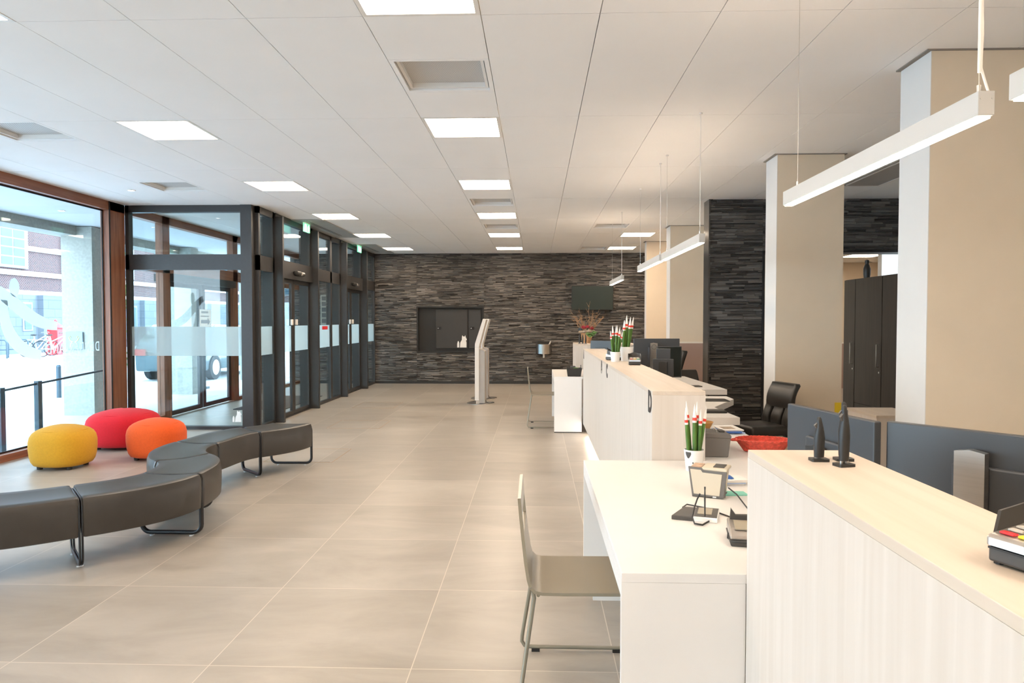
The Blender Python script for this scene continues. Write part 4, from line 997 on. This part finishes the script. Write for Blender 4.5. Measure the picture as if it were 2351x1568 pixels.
# =================================================================== office chairs
def office_chair(x, y, rz, seat_z, back_h, label, slot=True, m=M_OFFICE, arms=False):
    """faces local +y"""
    t = thing('office_chair', label, 'office chair', (x, y, 0), rz, 'office chairs behind the counters')
    MB().box(-0.23, 0.23, -0.20, 0.24, seat_z - 0.09, seat_z, 0.035, 4).build('seat', m, t, 50)
    mb = MB()
    def back(z0, z1, w, dx0=-1, dx1=1):
        rows = []
        for k in range(7):
            f = k / 6; z = z0 + (z1 - z0) * f; yb = -0.20 - 0.10 * max(0.0, (z - seat_z) / back_h) ** 1.3 + 0.02 * math.sin(PI * f)
            ring = []
            for q in rrect(w * (dx1 - dx0) / 2, 0.075, 0.03, 4): ring.append((q[0] + w * (dx0 + dx1) / 4, yb - 0.02 + q[1] + 0.25 * (q[0] + w * (dx0 + dx1) / 4) ** 2, z))
            rows.append(ring)
        rows.insert(0, [(a * .9, b, c - 0.012) if dx0 == -1 and dx1 == 1 else (a, b, c - 0.012) for a, b, c in rows[0]]); rows.append([(a * .93, b, c + 0.018) for a, b, c in rows[-1]])
        mb.rings(rows)
    zt = seat_z + back_h
    if slot:
        back(seat_z + back_h * 0.46, zt, 0.44); back(seat_z - 0.09, seat_z + back_h * 0.46, 0.44, -1, -0.55); back(seat_z - 0.09, seat_z + back_h * 0.46, 0.44, 0.55, 1); back(seat_z - 0.02, seat_z + back_h * 0.40, 0.44, -0.40, 0.36)
    else: back(seat_z - 0.02, zt, 0.44)
    mb.build('backrest', m, t, 50)
    MB().cyl((0, 0, 0.09), (0, 0, seat_z - 0.08), 0.028, seg=14).build('gas_stem', M_STEEL, t, 40)
    for i in range(5):
        a = 2 * PI * i / 5 + 0.3
        lg = MB().tube([(0, 0, 0.10), (0.27 * math.cos(a), 0.27 * math.sin(a), 0.075)], [0.028, 0.016], 8).build('base_leg', M_BLACKP, t, 60)
        MB().cyl((0.27 * math.cos(a) - .02 * math.sin(a), 0.27 * math.sin(a) + .02 * math.cos(a), 0.028), (0.27 * math.cos(a) + .02 * math.sin(a), 0.27 * math.sin(a) - .02 * math.cos(a), 0.028), 0.028, seg=14).build('caster', M_BLACKP, lg, 40)
    if arms:
        for s in (-1, 1):
            MB().tube([(s * 0.24, 0.1, seat_z - 0.03), (s * 0.27, 0.1, seat_z + 0.16), (s * 0.27, -0.14, seat_z + 0.18), (s * 0.24, -0.22, seat_z + 0.16)], 0.013, 8).build('armrest', M_STEEL, t, 60)
    return t
och = office_chair(1.985, 6.36, math.radians(106), 0.56, 0.34, 'black leather office chair with open back slot in front of the pier')
och.scale = (0.84, 0.84, 1.0)
office_chair(1.86, 8.55, math.radians(-165), 0.50, 0.345, 'low brown black office chair before the dark stone wall', False, mat('brown black leather', (0.05, 0.042, 0.036), 0.4))
office_chair(1.60, 9.45, math.radians(95), 0.50, 0.56, 'high backed black office chair behind the far monitors', False, M_OFFICE, True)

# =================================================================== things on the near desk
DZ = 0.74
sc = thing('document_scanner', 'cream and grey desktop document scanner on the near desk', 'scanner', (0.735, 3.01, DZ), -0.42)
sc.scale = (0.88, 0.95, 0.95)
MB().prism([(-0.066, 0.006), (0.066, 0.006), (0.080, 0.118), (-0.086, 0.130)], 'y', -0.055, 0.055, 0.004).build('body', M_CREAMP, sc)
MB().prism([(-0.072, 0.0), (0.074, 0.0), (0.088, 0.118), (-0.018, 0.119), (-0.026, 0.130), (-0.092, 0.132)], 'y', -0.060, -0.050, 0.002).build('front_trim', M_GREYP, sc)
MB().prism([(-0.064, 0.014), (0.055, 0.013), (0.066, 0.108), (-0.024, 0.110), (-0.032, 0.121), (-0.082, 0.122)], 'y', -0.0625, -0.059, 0.001).build('front_panel', M_CREAMP, sc)
MB().box(-0.07, 0.07, -0.06, 0.06, 0.0, 0.008, 0.002).build('base', M_GREYP, sc)
MB().box(0.062, 0.080, -0.056, -0.040, 0.006, 0.116).build('corner_trim', M_GREYP, sc)
MB().box(-0.030, 0.088, -0.060, 0.060, 0.118, 0.132, 0.006).build('lid', M_CREAMP, sc)
MB().box(0.020, 0.070, -0.035, 0.040, 0.132, 0.135).build('keypad', M_DKP, sc)
MB().box(-0.080, -0.034, -0.045, 0.045, 0.127, 0.1305).build('document_window', mat('pinkish document', (0.55, 0.36, 0.24), 0.3, var=0.4, scale=40), sc)
MB().box(0.024, 0.040, -0.0615, -0.0585, 0.004, 0.009).build('status_lights', M_WHITEV, sc)
spd = thing('signature_pad', 'flat grey signature pad with upright pen on the near desk', 'signature pad', (0.61, 2.675, DZ), -0.30)
spd.scale = (0.80, 1.2, 1.0)
MB().prism([(-0.115, -0.06), (-0.015, -0.06), (-0.015, 0.06), (-0.075, 0.06)], 'z', 0.0, 0.016, 0.003).build('palm_rest', M_DKP, spd)
MB().box(-0.016, 0.092, -0.062, 0.06, 0.0, 0.018, 0.003).build('body', M_WHITEV, spd)
MB().box(-0.014, 0.088, -0.056, 0.056, 0.018, 0.0195).build('bezel', M_DKP, spd)
MB().box(-0.002, 0.062, -0.028, 0.046, 0.0195, 0.0205).build('display', M_TAN, spd)
MB().tube([(0.035, -0.05, 0.018), (0.034, -0.05, 0.085), (0.034, -0.05, 0.115), (0.034, -0.05, 0.128)], [0.003, 0.004, 0.0028, 0.004], 8).build('pen', M_BLACKP, spd, 60)
MB().tube([(0.055, -0.066, 0.008), (0.03, -0.10, 0.004), (-0.005, -0.10, 0.006), (-0.018, -0.075, 0.02), (-0.012, -0.05, 0.05), (0.0, -0.045, 0.08), (0.012, -0.045, 0.10)], 0.0035, 8).build('pen_tether', M_BLACKP, spd, 60)
cbl = MB().tube([(0.572, 2.775, DZ + .008), (0.60, 2.83, DZ + .006), (0.66, 2.79, DZ + .004), (0.72, 2.67, DZ + .004), (0.76, 2.60, DZ + .004), (0.80, 2.55, DZ + .006)], 0.0028, 6).build('signature_pad_cable', M_BLACKP, None, 60)
tag(cbl, 'black cable curving from the signature pad across the near desk', 'cable')
cbl = MB().tube([(0.79, 2.93, DZ + .05), (0.81, 2.88, DZ + .035), (0.82, 2.78, DZ + .01), (0.815, 2.66, DZ + .004), (0.82, 2.57, DZ + .005)], 0.0028, 6).build('scanner_cable', M_BLACKP, None, 60)
tag(cbl, 'black cable running down from the side of the scanner', 'cable')
MBp = MB().prism([(-0.04, -0.025), (0.06, -0.02), (0.055, 0.045), (-0.03, 0.05)], 'z', 0, 0.004).build('note_pad', M_TEAL, None)
MBp.location = (0.835, 3.02, DZ); tag(MBp, 'teal sticky note pad beside the document scanner', 'note pad')
for i in range(4):
    lf = MB().box(-0.07, 0.07, -0.05, 0.05, 0, 0.0065).build('leaflet_bundle', M_PAPER if i != 1 else M_BLUEP)
    lf.location = (0.86 + 0.004 * i, 3.24 - 0.006 * i, DZ + 0.0068 * i); lf.rotation_euler = (0, 0, 0.05 * i)
    tag(lf, 'thin bundle of leaflets behind the scanner, %s from the bottom of its stack' % ('first', 'second', 'third', 'fourth')[i], 'leaflets', 'stacked leaflets behind the scanner')
lf = MB().prism([(-0.035, 0.0), (0.03, 0.0), (0.045, 0.004), (-0.005, 0.022), (-0.035, 0.02)], 'y', -0.03, 0.03).build('blue_leaflet', M_BLUE); lf.location = (0.84, 3.22, DZ + 0.0275)
tag(lf, 'folded blue leaflet lying on top of the leaflet stack', 'leaflet')
cr = thing('card_reader', 'silver and black card reader at the edge of the near desk', 'card reader', (0.704, 2.385, DZ), -0.18)
MB().prism([(-0.055, 0.0), (0.055, 0.0), (0.062, 0.022), (-0.062, 0.022)], 'y', -0.075, 0.07, 0.004).build('base', M_DKP, cr)
MB().prism([(-0.075, 0.022), (0.07, 0.022), (0.07, 0.058), (-0.03, 0.050), (-0.075, 0.034)], 'x', -0.058, 0.058, 0.005).build('body', M_SILVER, cr)
MB().prism([(-0.045, 0.048), (0.03, 0.0565), (0.03, 0.060), (-0.045, 0.0515)], 'x', -0.040, 0.045).build('display', M_TAN, cr)
MB().prism([(-0.05, 0.05), (0.05, 0.05), (0.047, 0.092), (0.036, 0.074), (-0.030, 0.072), (-0.046, 0.094)], 'y', 0.048, 0.064).build('privacy_shield', M_DKP, cr)
MB().tube([(-0.062, -0.04, 0.035), (-0.064, -0.05, 0.02), (-0.05, -0.078, 0.018), (0.0, -0.079, 0.016), (0.06, -0.077, 0.018)], 0.0028, 6).build('cable', M_BLACKP, cr, 60)
cbx = thing('cash_box', 'grey plastic file box standing at the end of the long counter', 'file box', (0.982, 3.91, DZ), -0.05)
MB().prism([(-0.08, 0.0), (0.055, 0.0), (0.068, 0.105), (-0.08, 0.105)], 'y', -0.07, 0.09, 0.006).build('body', M_GREYP, cbx)
MB().prism([(-0.082, 0.105), (0.070, 0.102), (0.070, 0.118), (0.06, 0.126), (-0.082, 0.136)], 'y', -0.073, 0.093, 0.004).build('lid', M_GREYP, cbx)
MB().box(0.015, 0.045, -0.02, 0.045, 0.126, 0.136, 0.003).build('latch', M_DKP, cbx)
MB().tube([(0.0, -0.03, 0.126), (0.0, -0.03, 0.142), (0.0, 0.05, 0.142), (0.0, 0.05, 0.126)], 0.003, 6).build('handle', M_STEEL, cbx, 60)
rb = thing('wicker_basket', 'coral red oval wicker basket with handles on the staff side of the desk', 'basket', (1.275, 4.02, DZ + 0.0035), -0.08)
rb.scale = (0.82, 0.78, 0.80)
mb = MB()
for k in range(9):
    f = k / 8; rx = 0.125 + 0.055 * f; ry = 0.085 + 0.045 * f
    mb.tube([(rx * math.cos(2 * PI * i / 48) * (1 + .012 * math.sin(i * PI / 2 + k * PI)), ry * math.sin(2 * PI * i / 48) * (1 + .012 * math.sin(i * PI / 2 + k * PI)), 0.008 + 0.068 * f) for i in range(48)], 0.0055, 6, loop=True)
mb.build('woven_side', M_CORAL, rb, 60)
mb = MB()
for i in range(24):
    a = 2 * PI * i / 24; mb.tube([(0.125 * math.cos(a), 0.085 * math.sin(a), 0.0), (0.182 * math.cos(a), 0.132 * math.sin(a), 0.08)], 0.004, 6)
mb.build('upright_canes', M_CORAL, rb, 60)
MB().lathe([(0.0, 0.001), (0.122, 0.001), (0.122, 0.007), (0.0, 0.007)], seg=32, sy=0.68).build('base', M_CORAL, rb)
for ph in (0, PI):
    MB().tube([(0.183 * math.cos(2 * PI * i / 60) * (1 + .02 * math.sin(i * 2.1 + ph)), 0.133 * math.sin(2 * PI * i / 60) * (1 + .02 * math.sin(i * 2.1 + ph)), 0.082 + .004 * math.cos(i * 2.1 + ph)) for i in range(60)], 0.0045, 6, loop=True).build('braided_rim', M_CORAL, rb, 60)
for s in (-1, 1):
    MB().tube([(s * 0.178, -0.03, 0.078), (s * 0.205, -0.02, 0.076), (s * 0.212, 0.0, 0.074), (s * 0.205, 0.02, 0.076), (s * 0.178, 0.03, 0.078)], 0.007, 8).build('handle', M_CORAL, rb, 60)
bw = thing('pen_bowl', 'ochre wooden bowl of highlighters beside the file box', 'bowl', (1.085, 4.72, DZ))
MB().lathe([(0.0, 0.0), (0.045, 0.0), (0.052, 0.008), (0.082, 0.066), (0.084, 0.068), (0.078, 0.068), (0.045, 0.012), (0.0, 0.010)], seg=32).build('bowl', M_OCHRE, bw, 50)
for (c, a, tl, lab) in ((M_YELLOW, 2.6, 0.75, 'yellow'), (M_GREENP, 2.9, 0.7, 'green'), (M_PINK, 3.5, 0.35, 'pink'), (M_BLUEP, 3.2, 0.55, 'blue')):
    hgl = thing('highlighter', '%s highlighter lying in the ochre bowl' % lab, 'pen', (1.10 + 0.03 * math.cos(a * 3), 4.72 - 0.02 + 0.02 * math.sin(a * 5), DZ + 0.028), 0, 'highlighters in the bowl')
    d = Vector((math.cos(a) * math.cos(tl), 0.12 * math.sin(a * 7), math.sin(tl))).normalized()
    MB().tube([(0, 0, 0), tuple(d * 0.065)], 0.008, 10).build('pen_body', c, hgl, 50)
    MB().tube([tuple(d * 0.065), tuple(d * 0.10)], 0.0087, 10).build('pen_cap', c, hgl, 50)
for i, (x, y, rz, m) in enumerate(((1.275, 4.86, 0.12, M_BLUEP), (1.27, 4.84, -0.1, M_BLUE), (1.275, 4.87, 0.06, M_PAPER))):
    lf = thing('brochure', ('pale blue brochure at the bottom of the papers under the staff desk edge', 'dark blue brochure in the middle of the papers under the staff desk edge', 'white printed brochure on top of the papers under the staff desk edge')[i], 'brochure', (x, y - 0.10, DZ + 0.0085 * i), rz)
    MB().box(-0.07, 0.07, -0.12, 0.1, 0, 0.0075).build('sheets', m, lf)
    MB().box(-0.05, 0.03, -0.08, 0.02, 0.0075, 0.0082).build('cover_picture', M_LEAFP if m is M_PAPER else M_WHITEV, lf)

# staff desk things
kb = thing('keyboard', 'black keyboard near the corner of the staff desk', 'keyboard', (1.20, 5.30, 0.795), 0.0)
MB().box(-0.19, 0.20, -0.06, 0.06, 0.0, 0.016, 0.005).build('case', M_BLACKP, kb); MB().box(-0.18, 0.19, -0.05, 0.05, 0.016, 0.019).build('keys', M_DKP, kb)
ph = thing('desk_phone', 'black desk phone on the staff desk beyond the letter D end', 'phone', (1.33, 6.12, 0.795), 0.3)
MB().prism([(-0.08, 0.0), (0.10, 0.0), (0.09, 0.012), (-0.06, 0.055)], 'x', -0.08, 0.09, 0.004).build('base', M_BLACKP, ph)
MB().tube([(-0.05, -0.06, 0.05), (-0.05, 0.0, 0.066), (-0.05, 0.07, 0.05)], [0.02, 0.014, 0.02], 10).build('handset', M_BLACKP, ph, 60)
mp_ = MB().prism(rrect(0.26, 0.2, 0.02), 'z', 0, 0.004).build('mouse_mat', M_BLACKP); mp_.location = (1.50, 6.1, 0.795); tag(mp_, 'flat black mat lying beside the desk phone', 'mouse mat')
kb = thing('notebook', 'thin dark notebook on the far staff desk', 'notebook', (1.62, 7.35, 0.795), 0.1)
MB().box(-0.07, 0.07, -0.06, 0.06, 0, 0.01, 0.002).build('cover', M_DKP, kb)
sn = MB().box(-0.03, 0.03, -0.001, 0.0, -0.05, 0.05).build('sticky_note', M_YELLOW); sn.location = (2.812, 6.704, 0.66); tag(sn, 'yellow sticky note on the edge of the sand coloured pier', 'note')
wbn = thing('waste_bin', 'blue waste bin under the black office chair', 'waste bin', (1.72, 6.75, 0))
MB().lathe([(0.0, 0.0), (0.10, 0.0), (0.13, 0.34), (0.138, 0.345), (0.126, 0.345), (0.097, 0.01), (0.0, 0.01)], seg=24).build('bin_shell', M_BLUEBIN, wbn, 40)
MB().tube([(0.134 * math.cos(2 * PI * i / 32), 0.134 * math.sin(2 * PI * i / 32), 0.345) for i in range(32)], 0.006, 6, loop=True).build('rim', M_BLUEBIN, wbn, 60)

# payment terminals
def terminal(x, y, z, rz, label):
    """buttons row faces local -y"""
    t = thing('payment_terminal', label, 'payment terminal', (x, y, z), rz, 'grey payment terminals')
    MB().box(-0.048, 0.048, -0.075, 0.075, 0.004, 0.028, 0.004).build('base', M_DKP, t)
    MB().prism([(-0.077, 0.028), (0.07, 0.028), (0.07, 0.062), (-0.07, 0.046), (-0.077, 0.042)], 'x', -0.05, 0.05, 0.003).build('body', M_SILVER, t)
    for a in (-0.04, 0.04):
        for b in (-0.06, 0.06): MB().cyl((a, b, 0), (a, b, 0.006), 0.008, seg=10).build('rubber_foot', M_BLACKP, t)
    MB().box(-0.044, 0.044, -0.0795, -0.076, 0.030, 0.041).build('card_label', M_CARD, t)
    MB().box(-0.046, 0.046, -0.078, -0.074, 0.0245, 0.0275).build('card_slot', M_BLACKP, t)
    for r in range(5):
        for c in range(3):
            if r == 0: m = (M_RED, M_YELLOW, M_GREENP)[c]
            else: m = M_KEY
            yy = -0.058 + r * 0.0185; xx = -0.028 + 0.028 * c; zz = 0.046 + (yy + 0.07) * 0.114
            MB().box(xx - 0.0115, xx + 0.0115, yy - 0.006, yy + 0.006, zz, zz + 0.004, 0.0018).build('key', m, t)
    sh = MB()
    pts = [(-0.052, -0.058, 0.046, 0.006), (-0.053, -0.047, 0.048, 0.036), (-0.053, 0.050, 0.058, 0.038), (-0.036, 0.066, 0.060, 0.036), (-0.02, 0.069, 0.060, 0.041), (0.0, 0.070, 0.060, 0.048), (0.02, 0.069, 0.060, 0.041), (0.036, 0.066, 0.060, 0.036), (0.053, 0.050, 0.058, 0.038), (0.053, -0.047, 0.048, 0.036), (0.052, -0.058, 0.046, 0.006)]
    sh.rings([[(x, y, zb - .006), (x, y, zb - .006 + h), (x * .94, y * .94, zb - .006 + h), (x * .94, y * .94, zb - .006)] for x, y, zb, h in pts])
    sh.build('privacy_shield', M_DKP, t, 40)
terminal(0.783, 1.092, 1.106, math.radians(-67.8), 'payment terminal with coloured keys at the picture edge on the near counter')
terminal(0.822, 5.98, 1.106, -0.1, 'payment terminal in front of the plants on the long counter')
terminal(0.735, 6.66, 1.106, 0.9, 'payment terminal half hidden behind the small white pot')
tr = thing('desk_tray', 'small black open tray on the far white desk', 'tray', (0.50, 9.42, 0.735))
MB().rings([[(sx * a + o, sy * b, z) for sx, sy in ((-1, -1), (1, -1), (1, 1), (-1, 1))] for a, b, o, z in ((.085, .06, 0, 0), (.10, .075, 0, .11), (.094, .069, 0, .11), (.08, .055, 0, .006))]).build('tray_shell', M_BLACKP, tr)
MB().ball((0.02, 0, 0.10), 0.05, 0.04, 0.018, 10, 6).build('green_sachets', M_LEAFG, tr)
MB().cyl((0.085, 0.0, 0.05), (0.088, 0.0, 0.15), 0.004, seg=8).build('pen', M_BLACKP, tr)
MB().box(-0.05, 0.02, -0.01, 0.05, 0.09, 0.135, 0.01).build('stamp', M_DKP, tr)

for (x0, x1, y0, y1, lab) in ((-2.87, -2.14, 9.57, 10.35, 'flush floor hatch outlined in brass before the first sliding door'), (-2.85, -2.12, 7.27, 8.04, 'flush floor hatch outlined in brass behind the free bench end'), (-3.10, -2.40, 11.8, 12.66, 'flush floor hatch outlined in brass farther along the glazed doors')):
    t = thing('floor_hatch', lab, 'floor hatch', (x0, y0, 0.0), 0, 'flush floor hatches')
    MB().frame('z', 0.0, 0.0012, 0, x1 - x0, 0, y1 - y0, 0.0045).build('brass_edge', M_BRASS, t)
    for a in (0.02, x1 - x0 - 0.02):
        for c in (0.02, y1 - y0 - 0.02): MB().lathe([(0.0, 0.0), (0.012, 0.0), (0.012, 0.0015), (0.0, 0.0015)], (a, c, 0), 14).build('lift_point', M_STEEL, t)
# =================================================================== lobby things
dm = MB().box(-5.0, -4.15, 11.5, 13.6, 0.0, 0.012, 0.003).build('door_mat', M_MAT); tag(dm, 'charcoal entrance mat on the lobby floor', 'door mat')
nb = thing('mailbox_panel', 'pale beige panel of slots on the lobby stone wall', 'mailbox panel', (-5.0, WS - 0.092, 1.36))
MB().box(0, 0.44, -0.05, 0.05, 0, 0.70).build('panel_body', mat('pale beige metal', (0.50, 0.46, 0.38), 0.5), nb)
for r in range(5):
    for c in range(3): MB().box(0.03 + 0.14 * c, 0.13 + 0.14 * c, -0.052, -0.05, 0.05 + 0.13 * r, 0.15 + 0.13 * r).build('slot', M_GREYP, nb)
rs = MB().box(0, 0.002, -0.16, 0.16, -0.03, 0.03).build('red_sticker', M_RED); rs.location = (SX + 0.008, 12.55, 1.34); tag(rs, 'small red sticker on the frosted band between the sliding doors', 'sticker')

# =================================================================== street things
rl = thing('street_railing', 'dark handrail with flat posts outside the timber window', 'railing', (-6.1, 6.36, -0.08))
MB().tube([(0, 0.0, 0.70), (0, 1.5, 0.75), (0, 3.6, 0.86)], 0.014, 8).build('handrail', M_DARKG, rl, 60)
for y in (0.6, 1.5, 2.11, 3.5): MB().box(-0.03, 0.03, y - 0.035, y + 0.035, 0, 0.72 + 0.045 * y, 0.004).build('railing_post', M_DARKG, rl)
MB().box(-0.004, 0.004, 0.0, 3.5, 0.12, 0.70).build('glass_infill', M_GLASSW, rl)
bl = thing('bollard', 'thin dark bollard on the pavement before the concrete column', 'bollard', (-9.58, 13.9, -0.08))
MB().cyl((0, 0, 0), (0, 0, 0.62), 0.045, seg=14).build('post_shaft', M_DARKG, bl, 40); MB().cyl((0, 0, 0.62), (0, 0, 0.66), 0.05, 0.03, 14).build('cap', M_DARKG, bl, 40)
pl = thing('crest_plaque', 'slate blue plaque with yellow crest on the concrete column', 'plaque', (-7.50, 11.297, 1.144))
MB().box(-0.14, 0.14, -0.03, 0.0, -0.14, 0.14, 0.004).build('board', M_PLAQ, pl)
mb = MB()
for s in (-1, 1):
    mb.tube([(s * 0.02, -0.032, -0.02), (s * 0.06, -0.032, 0.0), (s * 0.085, -0.032, 0.05), (s * 0.065, -0.032, 0.075), (s * 0.05, -0.032, 0.05)], 0.006, 6)
    mb.tube([(s * 0.02, -0.032, -0.02), (s * 0.055, -0.032, -0.05), (s * 0.06, -0.032, -0.10)], 0.006, 6)
mb.build('crest', M_GOLD, pl)
pb = thing('post_box', 'red post box across the street behind the bicycle', 'post box', (-21.6, 31.2, -0.08))
MB().box(-0.28, 0.28, -0.28, 0.28, 0.0, 0.18).build('pedestal', M_RED, pb)
MB().box(-0.24, 0.24, -0.24, 0.24, 0.18, 1.18, 0.02).build('body', M_RED, pb)
MB().lathe([(0.0, 0.0), (0.34, 0.0), (0.34, 0.05), (0.22, 0.16), (0.10, 0.24), (0.05, 0.28), (0.07, 0.34), (0.0, 0.42)], (0, 0, 1.18), 16).build('cap', M_RED, pb, 40)
MB().box(0.24, 0.25, -0.14, 0.14, 0.95, 0.99).build('letter_slot', M_BLACKP, pb)
def bicycle(x, y, rz, label):
    t = thing('bicycle', label, 'bicycle', (x, y, -0.08), rz, 'parked bicycles across the street')
    for wx in (-0.54, 0.54):
        wv = MB().tube([(wx + 0.33 * math.cos(2 * PI * i / 32), 0, 0.34 + 0.33 * math.sin(2 * PI * i / 32)) for i in range(32)], 0.018, 6, loop=True).build('wheel', M_TYRE, t, 60)
        mb = MB()
        for i in range(12): mb.cyl((wx, 0, 0.34), (wx + 0.32 * math.cos(2 * PI * i / 12), 0, 0.34 + 0.32 * math.sin(2 * PI * i / 12)), 0.003, seg=4)
        mb.build('spokes', M_STEEL, wv)
    f = MB()
    for a, b in (((-0.54, 0, 0.34), (-0.10, 0, 0.32)), ((-0.54, 0, 0.34), (-0.20, 0, 0.78)), ((-0.10, 0, 0.32), (-0.22, 0, 0.88)), ((-0.10, 0, 0.32), (0.36, 0, 0.84)), ((-0.20, 0, 0.62), (0.36, 0, 0.92)), ((0.54, 0, 0.34), (0.34, 0, 1.0))): f.cyl(a, b, 0.02, seg=8)
    f.build('bike_frame', M_WHITEM, t, 50)
    MB().tube([(0.26, -0.26, 1.02), (0.34, -0.1, 1.04), (0.34, 0.1, 1.04), (0.26, 0.26, 1.02)], 0.014, 8).build('handlebar', M_STEEL, t, 60)
    MB().ball((-0.23, 0, 0.92), 0.13, 0.07, 0.035, 12, 8).build('saddle', M_TYRE, t, 60)
    MB().box(-0.80, -0.30, -0.07, 0.07, 0.72, 0.735).build('luggage_rack', M_STEEL, t)
bicycle(-20.5, 29.6, 0.85, 'white parked bicycle by the post box')
bicycle(-21.3, 29.7, 1.2, 'parked bicycle half behind the white bicycle')
for i, (x, y) in enumerate(((-21.9, 27.0), (-21.7, 27.8), (-21.4, 28.6))):
    t = thing('bike_rack', 'dark steel bicycle hoop, %s from the parked bicycles' % ('third', 'second', 'first')[i], 'bike rack', (x, y, -0.08), 0.4, 'steel bicycle hoops')
    MB().tube([(-0.35, 0, 0), (-0.35, 0, 0.65), (-0.28, 0, 0.75), (0.28, 0, 0.75), (0.35, 0, 0.65), (0.35, 0, 0)], 0.03, 8).build('hoop', M_DARKG, t, 60)
    MB().cyl((-0.35, 0, 0.35), (0.35, 0, 0.35), 0.022, seg=8).build('cross_bar', M_DARKG, t)
bb = thing('barrier_board', 'red and white striped barrier board seen through the lobby door', 'barrier', (-7.65, 15.77, -0.08))
MB().box(-0.06, 0.06, -0.01, 0.01, 0.05, 1.0).build('board', M_WHITEV, bb)
for k in range(3): MB().prism([(-0.061, 0.08 + 0.32 * k), (0.061, 0.16 + 0.32 * k), (0.061, 0.32 + 0.32 * k), (-0.061, 0.24 + 0.32 * k)], 'y', -0.012, 0.012).build('red_stripe', M_RED, bb)
MB().box(-0.2, 0.2, -0.15, 0.15, 0, 0.05).build('foot', M_DARKG, bb)
car = thing('parked_car', 'dark parked car seen through the lobby glass', 'car', (-9.3, 19.6, -0.08), PI / 2)
prof = [(-2.0, 0.25), (2.0, 0.25), (2.08, 0.55), (1.95, 0.78), (1.1, 0.92), (0.5, 1.42), (-1.2, 1.45), (-1.9, 0.98), (-2.05, 0.8)]
MB().prism(prof, 'y', -0.85, 0.85, 0.06).build('body', M_CARP, car, 30)
MB().prism([(1.0, 0.95), (0.48, 1.36), (-1.15, 1.38), (-1.65, 0.98)], 'y', -0.86, 0.86).build('side_window', M_WINB, car)
for x in (-1.25, 1.3):
    for s in (-1, 1):
        wv = MB().cyl((x, s * 0.72, 0.32), (x, s * 0.88, 0.32), 0.32, seg=24).build('wheel', M_TYRE, car, 40)
        MB().cyl((x, s * 0.875, 0.32), (x, s * 0.89, 0.32), 0.2, seg=16).build('wheel_hub', M_STEEL, wv)
for s in (-1, 1): MB().box(-2.08, -2.0, s * 0.68 - 0.14, s * 0.68 + 0.14, 0.66, 0.82).build('tail_light', M_RED, car)
iv = thing('climbing_plant', 'green climbing plant on a pole seen beside the timber post', 'plant', (-11.6, 19.0, -0.08))
mb = MB(); ri = random.Random(9)
for i in range(900):
    z = ri.uniform(0.3, 3.4); a = ri.uniform(0, 2 * PI); r = ri.uniform(0.15, 0.42); c = Vector((r * math.cos(a), r * math.sin(a), z)); s = ri.uniform(0.03, 0.07)
    u = Vector((ri.uniform(-1, 1), ri.uniform(-1, 1), ri.uniform(-1, 1))).normalized() * s; v = u.orthogonal().normalized() * s * .6
    mb.quad(c - u, c + v, c + u, c - v)
mb.build('foliage', M_LEAFG, iv); MB().cyl((0, 0, 0), (0, 0, 3.2), 0.08, seg=10).build('pole', M_DARKG, iv)
# office light behind the opening
t = thing('office_light', 'lit ceiling panel in the room behind the dark cabinets', 'ceiling light', (6.25, 13.9, 2.72))
MB().frame('z', -0.012, 0.012, -0.32, 0.32, -0.32, 0.32, 0.02).build('frame', M_LAMPW, t); MB().box(-0.3, 0.3, -0.3, 0.3, -0.008, 0.0).build('diffuser', M_PANEL, t)
t = copy_tree(t, 'lit ceiling panel in the back room, hidden behind the stone wall', (4.2, 12.2, 2.72))
